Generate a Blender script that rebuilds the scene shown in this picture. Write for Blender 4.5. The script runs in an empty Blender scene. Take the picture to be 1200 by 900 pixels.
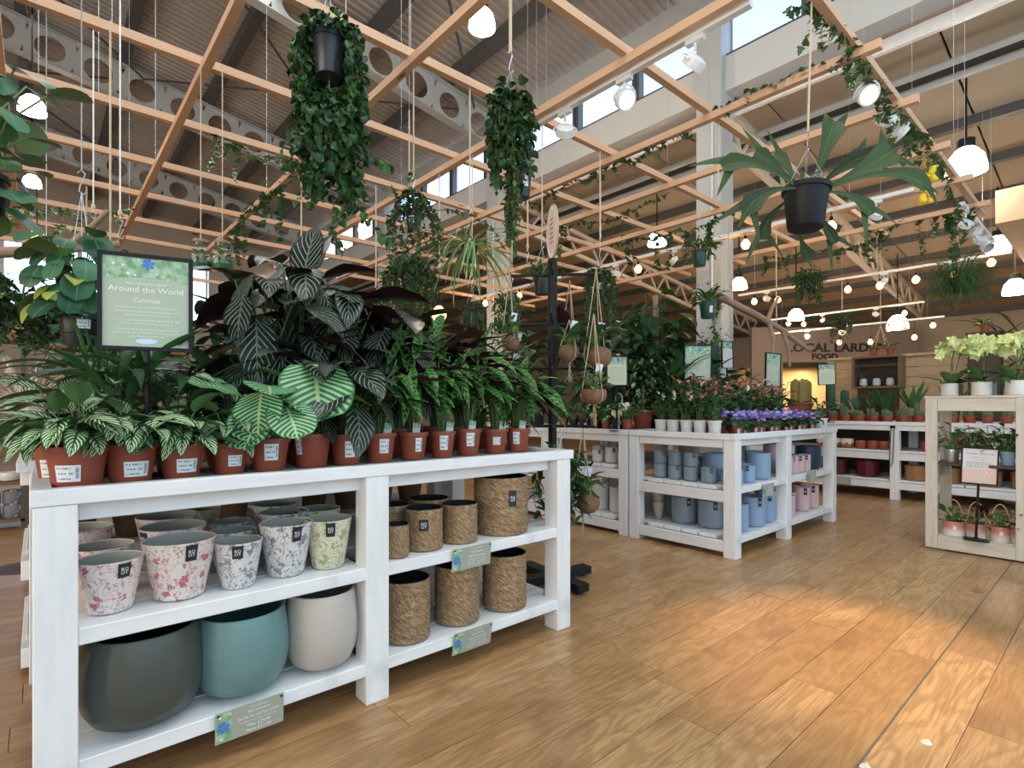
import bpy, bmesh, math, random
from mathutils import Vector, Matrix
RND = random.Random(11)
PI = math.pi
SC = bpy.context.scene
COL = SC.collection

# ---------------------------------------------------------------- camera
cam_d = bpy.data.cameras.new('camera'); cam = bpy.data.objects.new('camera', cam_d); COL.objects.link(cam)
cam.location = (0, 0, 1.1); cam.rotation_euler = (PI/2, 0, math.radians(-41.19))
cam_d.sensor_width = 36; cam_d.lens = 36*634/1200; cam_d.shift_y = 27/1200; cam_d.clip_start = .02; cam_d.clip_end = 200
SC.camera = cam
# ---------------------------------------------------------------- sky and light
w = bpy.data.worlds.new('world'); SC.world = w; w.use_nodes = True
_n = w.node_tree.nodes; _sky = _n.new('ShaderNodeTexSky'); _sky.sky_type = 'NISHITA'
_sky.sun_disc = False; _sky.sun_elevation = math.radians(38); _sky.sun_rotation = math.radians(200); _sky.air_density = 1.0; _sky.dust_density = 4.0
w.node_tree.links.new(_sky.outputs[0], _n['Background'].inputs[0]); _n['Background'].inputs[1].default_value = 1.0
def area(name, loc, rot, sx, sy, power, col):
    d = bpy.data.lights.new(name, 'AREA'); d.shape = 'RECTANGLE'; d.size = sx; d.size_y = sy; d.energy = power; d.color = col
    o = bpy.data.objects.new(name, d); COL.objects.link(o); o.location = loc; o.rotation_euler = rot; return o
area('glazed_front_daylight', (2.5, -2.95, 2.6), (math.radians(86), 0, 0), 13, 4.2, 300, (.50, .78, 1.0))
area('side_windows_daylight', (-7.6, 1.5, 2.7), (0, math.radians(-88), 0), 4.0, 8, 520, (1.0, .90, .78))
area('overhead_fill', (1.5, .2, 6.6), (math.radians(10), 0, 0), 5, 3.5, 215, (.93, .97, 1.0))  # unseen area light added overhead to brighten the floor
area('overhead_fill', (1.0, 8.5, 6.9), (0, 0, 0), 3, 5, 150, (.95, .97, 1.0))  # second added overhead fill, further back; the roof has no opening here
SC.view_settings.view_transform = 'Standard'; SC.view_settings.look = 'None'; SC.view_settings.gamma = 1
SC.view_settings.exposure = 0.16; SC.view_settings.use_curve_mapping = False

# ---------------------------------------------------------------- node helpers
class NT:
    def __init__(s, name, rough=.5, metal=0):
        s.m = bpy.data.materials.new(name); s.m.use_nodes = True; s.t = s.m.node_tree; s.n = s.t.nodes
        s.b = s.n['Principled BSDF']; s.b.inputs['Roughness'].default_value = rough; s.b.inputs['Metallic'].default_value = metal
    def put(s, sock, v):
        if v is None: return
        if isinstance(v, (int, float)): sock.default_value = v
        elif isinstance(v, tuple): sock.default_value = v if len(v) != 3 or sock.type == 'VECTOR' else (*v, 1)
        else: s.t.links.new(v, sock)
    def op(s, o, a, b=None, c=None):
        q = s.n.new('ShaderNodeMath'); q.operation = o
        for i, v in enumerate((a, b, c)): s.put(q.inputs[i], v)
        return q.outputs[0]
    def mix(s, f, a, b, mode='MIX'):
        q = s.n.new('ShaderNodeMix'); q.data_type = 'RGBA'; q.blend_type = mode
        s.put(q.inputs[0], f); s.put(q.inputs[6], a); s.put(q.inputs[7], b); return q.outputs[2]
    def ss(s, x, lo, hi):
        q = s.n.new('ShaderNodeMapRange'); q.interpolation_type = 'SMOOTHSTEP'; s.put(q.inputs[0], x); q.inputs[1].default_value = lo; q.inputs[2].default_value = hi
        return q.outputs[0]
    def tc(s, k='Object'): return s.n.new('ShaderNodeTexCoord').outputs[k]
    def mapp(s, v, sc=(1, 1, 1), loc=(0, 0, 0), rot=(0, 0, 0)):
        q = s.n.new('ShaderNodeMapping'); s.put(q.inputs[0], v); q.inputs[3].default_value = sc; s.put(q.inputs[1], loc); q.inputs[2].default_value = rot; return q.outputs[0]
    def noise(s, v, scale, detail=3, dist=0, out=0):
        q = s.n.new('ShaderNodeTexNoise'); s.put(q.inputs['Vector'], v); q.inputs['Scale'].default_value = scale; q.inputs['Detail'].default_value = detail; q.inputs['Distortion'].default_value = dist; return q.outputs[out]
    def vor(s, v, scale, feat='F1', out=0):
        q = s.n.new('ShaderNodeTexVoronoi'); q.feature = feat; s.put(q.inputs['Vector'], v); q.inputs['Scale'].default_value = scale; return q.outputs[out]
    def xyz(s, v):
        q = s.n.new('ShaderNodeSeparateXYZ'); s.put(q.inputs[0], v); return q.outputs
    def rnd(s): return s.n.new('ShaderNodeObjectInfo').outputs['Random']
    def isl(s): return s.n.new('ShaderNodeNewGeometry').outputs['Random Per Island']
    def back(s): return s.n.new('ShaderNodeNewGeometry').outputs['Backfacing']
    def col(s, v): s.put(s.b.inputs['Base Color'], v)
    def bump(s, h, st=.2, d=.01):
        q = s.n.new('ShaderNodeBump'); q.inputs['Strength'].default_value = st; q.inputs['Distance'].default_value = d; s.put(q.inputs['Height'], h)
        s.t.links.new(q.outputs[0], s.b.inputs['Normal'])
def plain(name, c, rough=.5, metal=0, var=.12, sc=8, bump=0, spec=None):
    t = NT(name, rough, metal); n = t.noise(t.tc(), sc, 4)
    t.col(t.mix(n, tuple(x*(1-var) for x in c), tuple(min(1, x*(1+var)) for x in c)))
    if bump: t.bump(n, bump)
    if spec is not None: t.b.inputs['Specular IOR Level'].default_value = spec
    return t.m
def emit(name, c, st, base=(.9, .9, .9)):
    t = NT(name, .4); t.col(base); t.put(t.b.inputs['Emission Color'], c); t.b.inputs['Emission Strength'].default_value = st; return t.m

M = {}
# painted timber: brush streaks, knots showing through, worn edges
def painted(name, c, c2, sc=1.0):
    t = NT(name, .45); v = t.mapp(t.tc(), (2*sc, 14*sc, 14*sc), t.mapp(t.isl(), (31, 17, 7)))
    n = t.noise(v, 2.2, 5); k = t.noise(t.mapp(t.tc(), (3, 3, 3)), 1.6, 6)
    a = t.mix(t.ss(n, .35, .75), c, c2)
    t.col(t.mix(t.ss(k, .62, .8), a, tuple(x*.82 for x in c2))); t.bump(n, .12, .004); return t.m
M['white'] = painted('white_painted_timber', (.82, .83, .84), (.74, .755, .77))
M['cream'] = painted('limewashed_timber', (.60, .55, .47), (.50, .45, .37))
def batten_mat(name, c1, c2):
    t = NT(name, .55); r = t.op('ADD', t.rnd(), t.isl())
    v = t.mapp(t.tc(), (1, 12, 12), t.mapp(r, (9, 5, 3))); n = t.noise(v, 3, 4, .4); kn = t.vor(t.mapp(t.tc(), (1.2, 6, 6), t.mapp(r, (23, 11, 7))), 1.1)
    a = t.mix(n, c1, c2); t.col(t.mix(t.ss(kn, .10, .05), a, (.22, .10, .04))); return t.m
M['batten'] = batten_mat('pine_batten', (.74, .49, .32), (.58, .34, .20))
M['rope'] = plain('jute_rope', (.62, .50, .34), .9, sc=60)
M['black'] = plain('black_plastic', (.009, .010, .011), .5, spec=.25)
M['blackpot'] = plain('black_nursery_plastic', (.018, .021, .026), .35)
M['greenpot'] = plain('dark_green_plastic', (.008, .06, .045), .35)
M['terra'] = plain('terracotta_plastic', (.32, .075, .04), .48, var=.1, sc=5)
M['soil'] = plain('peat_soil', (.035, .022, .014), .95, var=.6, sc=90, bump=.8)
M['gravel'] = NT('pale_gravel', .9).m
def _g():
    t = NT('pale_gravel', .9); v = t.vor(t.tc(), 75); n = t.noise(t.tc(), 40, 2)
    t.col(t.mix(n, (.62, .60, .55), (.30, .28, .25))); t.bump(v, 1, .012); return t.m
M['gravel'] = _g()
M['steel'] = plain('galvanised_steel', (.55, .56, .57), .35, .8)
M['whitemetal'] = plain('white_enamel', (.80, .80, .79), .35)
M['darksteel'] = plain('dark_grey_painted_steel', (.085, .083, .083), .5)
M['greysteel'] = plain('light_grey_painted_steel', (.46, .48, .48), .45, sc=2)
M['deck'] = plain('grey_roof_sheeting', (.40, .355, .32), .55, sc=.7)
M['panel'] = plain('beige_roof_lining', (.42, .35, .26), .8, sc=1.2)
M['fascia'] = plain('grey_white_fascia', (.60, .61, .60), .5, sc=.8)
M['soffit'] = plain('brown_soffit', (.36, .26, .18), .7)
M['stem'] = plain('green_stem', (.10, .17, .05), .6)
M['brownstem'] = plain('brown_stem', (.13, .08, .045), .8)
M['bark'] = plain('tree_bark', (.33, .22, .15), .9, var=.35, sc=14, bump=.6)
M['paper'] = plain('white_paper', (.85, .86, .85), .6)
M['darkwood'] = plain('dark_stained_wood', (.055, .028, .015), .5, var=.4, sc=6)
M['crate'] = plain('weathered_wood', (.20, .11, .06), .7, var=.35, sc=9)
M['tagblack'] = plain('slate_card', (.012, .018, .024), .6)
M['glow'] = emit('lit_frosted_glass', (1, .97, .92), 9)
M['bulb'] = emit('lit_filament_bulb', (1, .52, .16), 4)
M['spot'] = emit('lit_spot_lens', (1, .66, .34), 4)

def floor_mat():
    t = NT('oak_effect_vinyl', .3); r = t.op('FRACT', t.op('ADD', t.rnd(), t.isl()))
    off = t.n.new('ShaderNodeCombineXYZ'); t.put(off.inputs[0], t.op('MULTIPLY', r, 37.0)); t.put(off.inputs[1], t.op('MULTIPLY', r, 91.0)); t.put(off.inputs[2], t.op('MULTIPLY', r, 13.0))
    q = t.n.new('ShaderNodeVectorMath'); q.operation = 'ADD'; t.put(q.inputs[0], t.tc()); t.put(q.inputs[1], off.outputs[0]); v = q.outputs[0]
    big = t.noise(t.mapp(v, (1.3, 6, 1)), 1.2, 3, .6)
    rings = t.op('SINE', t.op('MULTIPLY', big, 58)); rings = t.ss(rings, -.7, 1)
    fine = t.noise(t.mapp(v, (5, 130, 1)), 1.0, 4); patch = t.noise(t.mapp(v, (1.6, 3, 1)), 1.5, 4, .5)
    a = t.mix(t.op('FRACT', t.op('MULTIPLY', r, 7.3)), (.37, .205, .086), (.53, .33, .155))
    a = t.mix(t.op('MULTIPLY', rings, .46), a, (.25, .125, .048)); a = t.mix(t.op('MULTIPLY', t.ss(fine, .40, .70), .55), a, (.22, .115, .05))
    a = t.mix(t.op('MULTIPLY', t.ss(patch, .50, .70), .55), a, (.19, .095, .038)); t.col(a)
    t.put(t.b.inputs['Roughness'], t.op('MULTIPLY_ADD', fine, .12, .27)); t.bump(fine, .05, .002); return t.m
M['floor'] = floor_mat()

def leafmat(name, kind, base, stripe=(1, 1, 1), back=None, n=9, slant=.35, rough=.42):
    t = NT(name, rough); t.b.inputs['Specular IOR Level'].default_value = .28; uv = t.xyz(t.tc('UV')); x = uv[0]; a = t.op('ABSOLUTE', t.op('MULTIPLY_ADD', uv[1], 2, -1)); r = t.rnd(); isl = t.isl()
    rr = t.op('FRACT', t.op('ADD', r, isl)); bs = t.mix(rr, tuple(c*.65 for c in base), tuple(c*1.3 for c in base))
    ph = t.op('MULTIPLY', t.op('SUBTRACT', x, t.op('MULTIPLY', a, slant)), n); tri = t.op('ABSOLUTE', t.op('MULTIPLY_ADD', t.op('FRACT', ph), 2, -1))
    mid = t.ss(a, .075, .03)
    if kind == 'plain':
        c = t.mix(t.op('MULTIPLY', mid, .6), bs, tuple(min(1, q*2.2+.02) for q in base)); c = t.mix(t.op('MULTIPLY', t.ss(tri, .85, 1), .25), c, tuple(q*1.8 for q in base))
    elif kind == 'vittata':
        f = t.op('MULTIPLY', t.ss(tri, .40, .62), t.op('MULTIPLY', t.ss(a, .05, .12), t.ss(a, .93, .72))); c = t.mix(f, bs, stripe)
    elif kind == 'ornata':
        f = t.op('MULTIPLY', t.ss(tri, .74, .93), t.op('MULTIPLY', t.ss(a, .03, .08), t.ss(a, .97, .80))); c = t.mix(t.op('MULTIPLY', f, .9), bs, stripe); c = t.mix(t.op('MULTIPLY', mid, .5), c, (.25, .32, .2))
    elif kind == 'orbi':
        f = t.op('MULTIPLY', t.ss(tri, .40, .66), t.ss(a, .99, .9)); c = t.mix(f, bs, stripe); c = t.mix(mid, c, (.35, .5, .22))
    elif kind == 'rattle':
        e = t.op('FRACT', t.op('MULTIPLY', t.op('SUBTRACT', x, t.op('MULTIPLY', a, .10)), n)); tr = t.op('ABSOLUTE', t.op('MULTIPLY_ADD', e, 2, -1))
        f = t.op('MULTIPLY', t.ss(tr, .45, .62), t.ss(a, .78, .66)); f = t.op('MAXIMUM', f, t.op('MULTIPLY', t.ss(a, .88, .95), .8)); f = t.op('MAXIMUM', f, mid); c = t.mix(f, stripe, bs)
    else:
        f = t.ss(t.noise(t.mapp(t.tc('UV'), (2, 1, 1), t.mapp(rr, (9, 4, 2))), 3.2, 2), .50, .56); c = t.mix(f, bs, stripe)
    if back: c = t.mix(t.back(), c, back)
    t.col(c); return t.m
G1 = (.022, .085, .020)
M['l_vit'] = leafmat('striped_calathea_leaf', 'vittata', (.011, .060, .016), (.52, .66, .38), (.10, .20, .07), 8, .38)
M['l_orn'] = leafmat('pinstripe_calathea_leaf', 'ornata', (.009, .022, .014), (.36, .36, .31), (.026, .007, .010), 8, .40, .33)
M['l_orb'] = leafmat('round_striped_calathea_leaf', 'orbi', (.018, .115, .028), (.26, .45, .25), (.12, .25, .10), 11, .30)
M['l_rat'] = leafmat('rattlesnake_calathea_leaf', 'rattle', (.007, .042, .014), (.085, .225, .042), (.040, .009, .014), 8)
M['l_dark'] = leafmat('dark_green_leaf', 'plain', (.010, .046, .014), back=(.04, .11, .035))
M['l_mid'] = leafmat('mid_green_leaf', 'plain', (.026, .095, .020), back=(.07, .17, .05))
M['l_light'] = leafmat('fresh_green_leaf', 'plain', (.075, .20, .035), back=(.13, .26, .06))
M['l_pil'] = leafmat('grey_green_round_leaf', 'plain', (.050, .145, .075), back=(.16, .24, .10))
M['l_var'] = leafmat('cream_variegated_leaf', 'var', (.03, .13, .03), (.62, .66, .42))
M['l_spid'] = leafmat('white_edged_strap_leaf', 'rattle', (.5, .55, .33), (.14, .28, .08), n=1)
M['l_stag'] = leafmat('staghorn_frond', 'plain', (.032, .060, .018), back=(.07, .10, .05), rough=.55)
M['l_red'] = leafmat('dark_red_leaf', 'plain', (.040, .008, .012))
M['l_ivy'] = leafmat('ivy_leaf', 'plain', (.020, .075, .022), back=(.06, .13, .05))
M['l_yel'] = leafmat('lime_leaf', 'plain', (.26, .33, .05))
M['f_pink'] = leafmat('pink_spathe', 'plain', (.50, .17, .15)); M['f_cream'] = leafmat('cream_spathe', 'plain', (.70, .62, .48))
M['f_violet'] = leafmat('violet_petal', 'plain', (.36, .31, .76)); M['f_lime'] = leafmat('pale_green_petal', 'plain', (.62, .68, .28))
M['f_white'] = leafmat('white_petal', 'plain', (.82, .82, .72)); M['f_yellow'] = plain('yellow_petal', (.85, .62, .03), .6); M['f_mag'] = leafmat('magenta_petal', 'plain', (.55, .09, .30))

# ---------------------------------------------------------------- object helpers
def prop(o, label=None, cat=None, group=None, kind=None):
    if label: o['label'] = label
    if cat: o['category'] = cat
    if group: o['group'] = group
    if kind: o['kind'] = kind
    return o
def mobj(name, me, parent=None, mat=None, loc=None, rot=None, mtx=None):
    if mat is not None and not me.materials: me.materials.append(M[mat] if isinstance(mat, str) else mat)
    o = bpy.data.objects.new(name, me); COL.objects.link(o)
    if parent: o.parent = parent
    if mtx is not None: o.matrix_basis = mtx
    if loc is not None: o.location = loc
    if rot is not None: o.rotation_euler = rot
    return o
def thing(name, label, cat, loc=(0, 0, 0), rz=0, group=None):
    o = bpy.data.objects.new(name, None); COL.objects.link(o); o.empty_display_size = .05; o.location = loc; o.rotation_euler = (0, 0, rz)
    return prop(o, label, cat, group)
def clone(root, loc, label=None, rz=None, sc=None):
    r = root.copy(); COL.objects.link(r); r.location = loc
    if rz is not None: r.rotation_euler = (0, 0, rz)
    if sc: r.scale = (sc, sc, sc)
    if label: r['label'] = label
    for ch in list(root.children):
        c = ch.copy(); COL.objects.link(c); c.parent = r
        for g in list(ch.children):
            d = g.copy(); COL.objects.link(d); d.parent = c
    return r
class MB:
    """collects simple shapes and links them as one mesh"""
    def __init__(s): s.v = []; s.f = []; s.uv = []
    def add(s, v, f, uv=None, mtx=None):
        o = len(s.v)
        s.v += [tuple(mtx @ Vector(p)) for p in v] if mtx is not None else [tuple(p) for p in v]
        s.f += [tuple(i+o for i in q) for q in f]; s.uv += uv if uv else [(0, 0)]*len(v)
        return s
    def box(s, x0, x1, y0, y1, z0, z1, mtx=None):
        v = [(x, y, z) for z in (z0, z1) for y in (y0, y1) for x in (x0, x1)]
        return s.add(v, [(0, 2, 3, 1), (4, 5, 7, 6), (0, 1, 5, 4), (2, 6, 7, 3), (0, 4, 6, 2), (1, 3, 7, 5)], mtx=mtx)
    def bar(s, a, b, wd, ht):
        a = Vector(a); b = Vector(b); d = b-a; q = d.to_track_quat('X', 'Z').to_matrix().to_4x4()
        return s.box(0, d.length, -wd/2, wd/2, -ht/2, ht/2, Matrix.Translation(a) @ q)
    def tube(s, pts, r, n=6, closed=False):
        pts = [Vector(p) for p in pts]; rs = r if isinstance(r, (list, tuple)) else [r]*len(pts); o = len(s.v); K = len(pts); up = None
        for i, p in enumerate(pts):
            d = (pts[min(i+1, K-1)]-pts[max(i-1, 0)]).normalized()
            if up is None: up = d.orthogonal().normalized()
            up = (up-d*up.dot(d)); up = up.normalized() if up.length > 1e-6 else d.orthogonal().normalized(); sd = d.cross(up)
            for k in range(n):
                t = 2*PI*k/n; s.v.append(tuple(p+(up*math.cos(t)+sd*math.sin(t))*rs[i])); s.uv.append((i/(K-1), k/n))
        for i in range(K-1):
            for k in range(n): s.f.append((o+i*n+k, o+i*n+(k+1) % n, o+(i+1)*n+(k+1) % n, o+(i+1)*n+k))
        s.f.append(tuple(o+k for k in range(n))[::-1]); s.f.append(tuple(o+(K-1)*n+k for k in range(n)))
        return s
    def lathe(s, prof, n=24, mtx=None, close=False):
        v = []; f = []; uv = []; K = len(prof)
        for i, (r, z) in enumerate(prof):
            for k in range(n): t = 2*PI*k/n; v.append((r*math.cos(t), r*math.sin(t), z)); uv.append((k/n, i/(K-1)))
        for i in range(K-1):
            for k in range(n): f.append((i*n+k, i*n+(k+1) % n, (i+1)*n+(k+1) % n, (i+1)*n+k))
        f.append(tuple(range(n))[::-1])
        if close: f.append(tuple((K-1)*n+k for k in range(n)))
        return s.add(v, f, uv, mtx)
    def patch(s, r0, z0, r1, z1, a0, a1, n=5, out=.0008):
        v = []; uv = []
        for i in range(n+1):
            t = a0+(a1-a0)*i/n
            for r, z, q in ((r0+out, z0, 0), (r1+out, z1, 1)): v.append((r*math.cos(t), r*math.sin(t), z)); uv.append((i/n, q))
        return s.add(v, [(2*i, 2*i+2, 2*i+3, 2*i+1) for i in range(n)], uv)
    def mesh(s, name, mat=None, smooth=False, bevel=0):
        me = bpy.data.meshes.new(name); me.from_pydata(s.v, [], s.f)
        if any(u != (0, 0) for u in s.uv):
            l = me.uv_layers.new(name='UVMap'); vi = [0]*len(me.loops); me.loops.foreach_get('vertex_index', vi)
            l.data.foreach_set('uv', [c for i in vi for c in s.uv[i]])
        if bevel:
            b = bmesh.new(); b.from_mesh(me); bmesh.ops.bevel(b, geom=b.edges[:], offset=bevel, segments=1, affect='EDGES', profile=.5); b.to_mesh(me); b.free()
        if smooth: me.polygons.foreach_set('use_smooth', [True]*len(me.polygons)); me.set_sharp_from_angle(angle=math.radians(smooth if smooth is not True else 50))
        if mat: me.materials.append(M[mat] if isinstance(mat, str) else mat)
        me.update(); return me
    def build(s, name, mat, parent=None, smooth=False, bevel=0, **k):
        return mobj(name, s.mesh(name, mat, smooth, bevel), parent, **k)
def box(name, mat, x0, x1, y0, y1, z0, z1, parent=None, bevel=0):
    """box whose origin is its own centre, so that its grain follows the board"""
    c = ((x0+x1)/2, (y0+y1)/2, (z0+z1)/2); a, b, d = (x1-x0)/2, (y1-y0)/2, (z1-z0)/2
    if b > a and b >= d: return MB().box(-b, b, -a, a, -d, d).build(name, mat, parent, bevel=bevel, loc=c, rot=(0, 0, PI/2))
    if d > a and d > b: return MB().box(-d, d, -b, b, -a, a).build(name, mat, parent, bevel=bevel, loc=c, rot=(0, PI/2, 0))
    return MB().box(-a, a, -b, b, -d, d).build(name, mat, parent, bevel=bevel, loc=c)
def structure(name, mb, mat, **k): return prop(mb.build(name, mat, **k), kind='structure')
def text_mesh(txt, size, align='CENTER', ext=.0006, space=1.0, bold=0):
    c = bpy.data.curves.new('lettering', 'FONT'); c.body = txt; c.size = size; c.align_x = align; c.extrude = ext; c.offset = bold; c.resolution_u = 2; c.space_line = space
    o = bpy.data.objects.new('lettering', c); COL.objects.link(o); bpy.context.view_layer.update()
    me = bpy.data.meshes.new_from_object(o.evaluated_get(bpy.context.evaluated_depsgraph_get())); bpy.data.objects.remove(o); bpy.data.curves.remove(c); me.name = 'lettering'; return me
# ---------------------------------------------------------------- setting: floor
SX, CX_ = .6585, .7528
fl = structure('floor', MB().box(-9, 20.2, -3.2, 21.4, -.12, -.004), plain('dark_floor_screed', (.09, .055, .03), .8))
def depth(x, y): return x*SX+y*CX_
def in_view(x, y):
    d = depth(x, y); r = x*CX_-y*SX
    return d > .9 and abs(r) < d*1.02+.4
PW, PL = .18, 1.26
cells = []
for k in range(-21, 116):
    off = RND.random()*PL
    for i in range(-4, 16): cells.append((-3.4+i*PL+off+PL/2, .55+PW*(k+.5)))
def hid(x, y): return (-.2 < x < 1.9 and 1.95 < y < 6.5) or (3.9 < x < 5.7 and 2.2 < y < 7) or x > 12
cells = [c for c in cells if -3 < c[0] < 17 and -3 < c[1] < 21]
cells.sort(key=lambda c: (not in_view(*c), hid(*c), depth(*c)))
g = .0011
def plank_mb(mb, x, y):
    mb.box(x-PL/2+g, x+PL/2-g, y-PW/2+g, y+PW/2-g, -.004, 0)
pm = MB(); plank_mb(pm, 0, 0); pm = pm.mesh('plank', 'floor')
for c in cells[:298]: mobj('plank', pm, fl, loc=(c[0], c[1], RND.uniform(-.0003, .0002)))
rest = MB()
for c in cells[298:]: plank_mb(rest, *c)
prop(rest.build('far_planks', 'floor', fl), kind='stuff')
MB().box(-3, 12, .5470, .5530, -.003, .0012).build('expansion_strip', 'darksteel', fl)
for x, y, s in ((1.905, .535, .028), (2.19, .44, .026)):
    mb = MB(); pts = [(s*(.6+.5*RND.random())*math.cos(t*PI/4), s*.7*(.5+.6*RND.random())*math.sin(t*PI/4), 0) for t in range(8)]
    mb.add(pts+[(a*.9, b*.9, .0009) for a, b, _ in pts], [tuple(range(8, 16))]+[(i, (i+1) % 8, 8+(i+1) % 8, 8+i) for i in range(8)])
    mb.build('worn_chip', plain('torn_vinyl', (.62, .58, .52), .6, var=.5, sc=60), fl, loc=(x, y, .0003))

# ---------------------------------------------------------------- setting: walls and roofs
wallm = plain('warm_plaster', (.52, .45, .37), .85, sc=.6)
wb = structure('wall_back', MB().box(-8.2, 20.2, 21.2, 21.4, 0, 4.0).box(-8.2, 20.2, 21.2, 21.4, 6.0, 9.2).box(4.5, 20.2, 21.2, 21.4, 4.0, 6.0), wallm)
structure('wall_left', MB().box(-8.2, -8, -3, 21.2, 0, 9), wallm)
wr = structure('wall_right', MB().box(20.0, 20.2, -3, 21.4, 0, 4.4), wallm)
structure('wall_front', MB().box(-8.2, 20.2, -3.3, -3.1, 0, 9.2), wallm)
def glass_mat():
    t = NT('window_glass'); n = t.n; a = n.new('ShaderNodeBsdfTransparent'); a.inputs[0].default_value = (.93, .97, 1, 1); b = n.new('ShaderNodeBsdfGlossy'); b.inputs['Roughness'].default_value = .05
    m = n.new('ShaderNodeMixShader'); m.inputs[0].default_value = .06; t.t.links.new(a.outputs[0], m.inputs[1]); t.t.links.new(b.outputs[0], m.inputs[2])
    t.t.links.new(m.outputs[0], n['Material Output'].inputs['Surface']); return t.m
M['glass'] = glass_mat()
nwin = 0
for i in range(7):
    nwin += 1; x0 = -7.8+i*1.75
    f = structure('window_%d' % nwin, MB().box(x0, x0+.06, 21.22, 21.3, 4, 6).box(x0+1.69, x0+1.75, 21.22, 21.3, 4, 6).box(x0, x0+1.75, 21.22, 21.3, 4, 4.07).box(x0, x0+1.75, 21.22, 21.3, 5.93, 6), 'whitemetal')
    MB().box(x0+.06, x0+1.69, 21.255, 21.262, 4.07, 5.93).build('pane', 'glass', f)
XC = 6.65
wc = structure('wall_clerestory', MB().box(XC-.02, XC+.28, -3, 21.2, 5.15, 5.60), 'fascia')
MB().box(XC+.28, XC+.62, -3, 21.2, 5.12, 5.17).build('soffit', 'soffit', wc)
MB().box(XC+.30, XC+.36, -3, 21.2, 4.98, 5.12).build('gutter', 'whitemetal', wc)
MB().box(XC-.02, XC+.22, -3, 21.2, 6.32, 6.66).build('eaves_beam', 'greysteel', wc)
for Y in (-.83, 3.57, 7.97, 12.4, 16.8):
    c = MB().box(XC-.17, XC-.155, Y-.17, Y+.17, 0, 6.5).box(XC+.13, XC+.145, Y-.17, Y+.17, 0, 6.5).box(XC-.156, XC+.131, Y-.15, Y+.15, 0, 6.5)
    c = c.build('column', 'greysteel', wc); MB().box(XC-.22, XC+.2, Y-.22, Y+.22, 0, .03).build('base_plate', 'greysteel', c)
    MB().tube([(XC-.19, Y-.06, z) for z in (2.2, 4.8)], .012).build('conduit', 'whitemetal', c)
y = -2.3
while y < 20.5:
    nwin += 1; y1 = y+1.16
    f = structure('window_%d' % nwin, MB().box(XC, XC+.12, y, y+.05, 5.6, 6.32).box(XC, XC+.12, y1-.05, y1, 5.6, 6.32).box(XC, XC+.12, y+.05, y1-.05, 5.6, 5.64).box(XC, XC+.12, y+.05, y1-.05, 6.27, 6.32), 'darksteel')
    MB().box(XC+.05, XC+.056, y+.05, y1-.05, 5.64, 6.27).build('pane', 'glass', f); y += 1.19
# high roof: ribbed sheeting falling towards the clerestory, purlins, cellular rafters, bracing
def zr(x): return 7.68-.165*x
mb = MB(); v = []; fc = []; yy = -3.0; prof = []
while yy < 21.2:
    prof += [(yy, 0), (yy+.055, 0), (yy+.07, .035), (yy+.125, .035)]; yy += .14
for (a, h) in prof: v += [(-8.2, a, zr(-8.2)+.24+h), (XC+.25, a, zr(XC+.25)+.24+h)]
for i in range(len(prof)-1): fc.append((2*i, 2*i+1, 2*i+3, 2*i+2))
v += [(-8.2, -3, zr(-8.2)+.4), (XC+.25, -3, zr(XC+.25)+.4), (-8.2, 21.2, zr(-8.2)+.4), (XC+.25, 21.2, zr(XC+.25)+.4)]; q = len(v)-4; fc.append((q, q+2, q+3, q+1))
ce = structure('ceiling', mb.add(v, fc), 'deck')
for x in [-7.4+1.42*i for i in range(10)]:
    MB().box(x, x+.16, -3, 21.2, zr(x)-.0, zr(x)+.21).build('purlin', 'darksteel', ce)
def rafter(Y):
    r = 6.5+8.2; L = r*math.hypot(1, .165); dp = .60; n = int(L/.67); cw = L/n; t = .007; mb = MB(); rad = .215
    for i in range(n):
        cx = (i+.5)*cw; K = 16; sq = []; ci = []
        for k in range(K):
            a = 2*PI*k/K+PI/4; c, s = math.cos(a), math.sin(a); m = max(abs(c)/(cw/2), abs(s)/(dp/2)); sq.append((cx+c/m, s/m)); ci.append((cx+rad*c, rad*s))
        for sg in (-1, 1):
            vv = [(x, sg*t, z) for x, z in sq+ci]; ff = [(k, (k+1) % K, K+(k+1) % K, K+k) for k in range(K)]
            mb.add(vv, ff if sg < 0 else [q[::-1] for q in ff])
        mb.add([(x, -t, z) for x, z in ci]+[(x, t, z) for x, z in ci], [(k, (k+1) % K, K+(k+1) % K, K+k) for k in range(K)])
    o = mb.build('rafter', 'greysteel', ce)
    o.location = (-8.2, Y, zr(-8.2)-.31); o.rotation_euler = (0, math.atan(.165), 0)
    for z in (-.30, .30): MB().box(0, L, -.09, .09, z-.008, z+.008).build('flange', 'greysteel', o)
for Y in (3.57, 7.97, 12.4, 16.8): rafter(Y)
for a, b in (((6, 3.6), (1.5, 7.9)), ((1.5, 3.6), (6, 7.9)), ((6, 8), (1.5, 12.3)), ((1.5, 8), (6, 12.3)), ((1.5, 8), (-3, 12.3)), ((-3, 8), (1.5, 12.3)), ((1.5, 12.4), (-3, 16.8)), ((-3, 12.4), (1.5, 16.8))):
    MB().tube([(a[0], a[1], zr(a[0])-.12), (b[0], b[1], zr(b[0])-.12)], .022).build('brace_rod', 'darksteel', ce)
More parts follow.
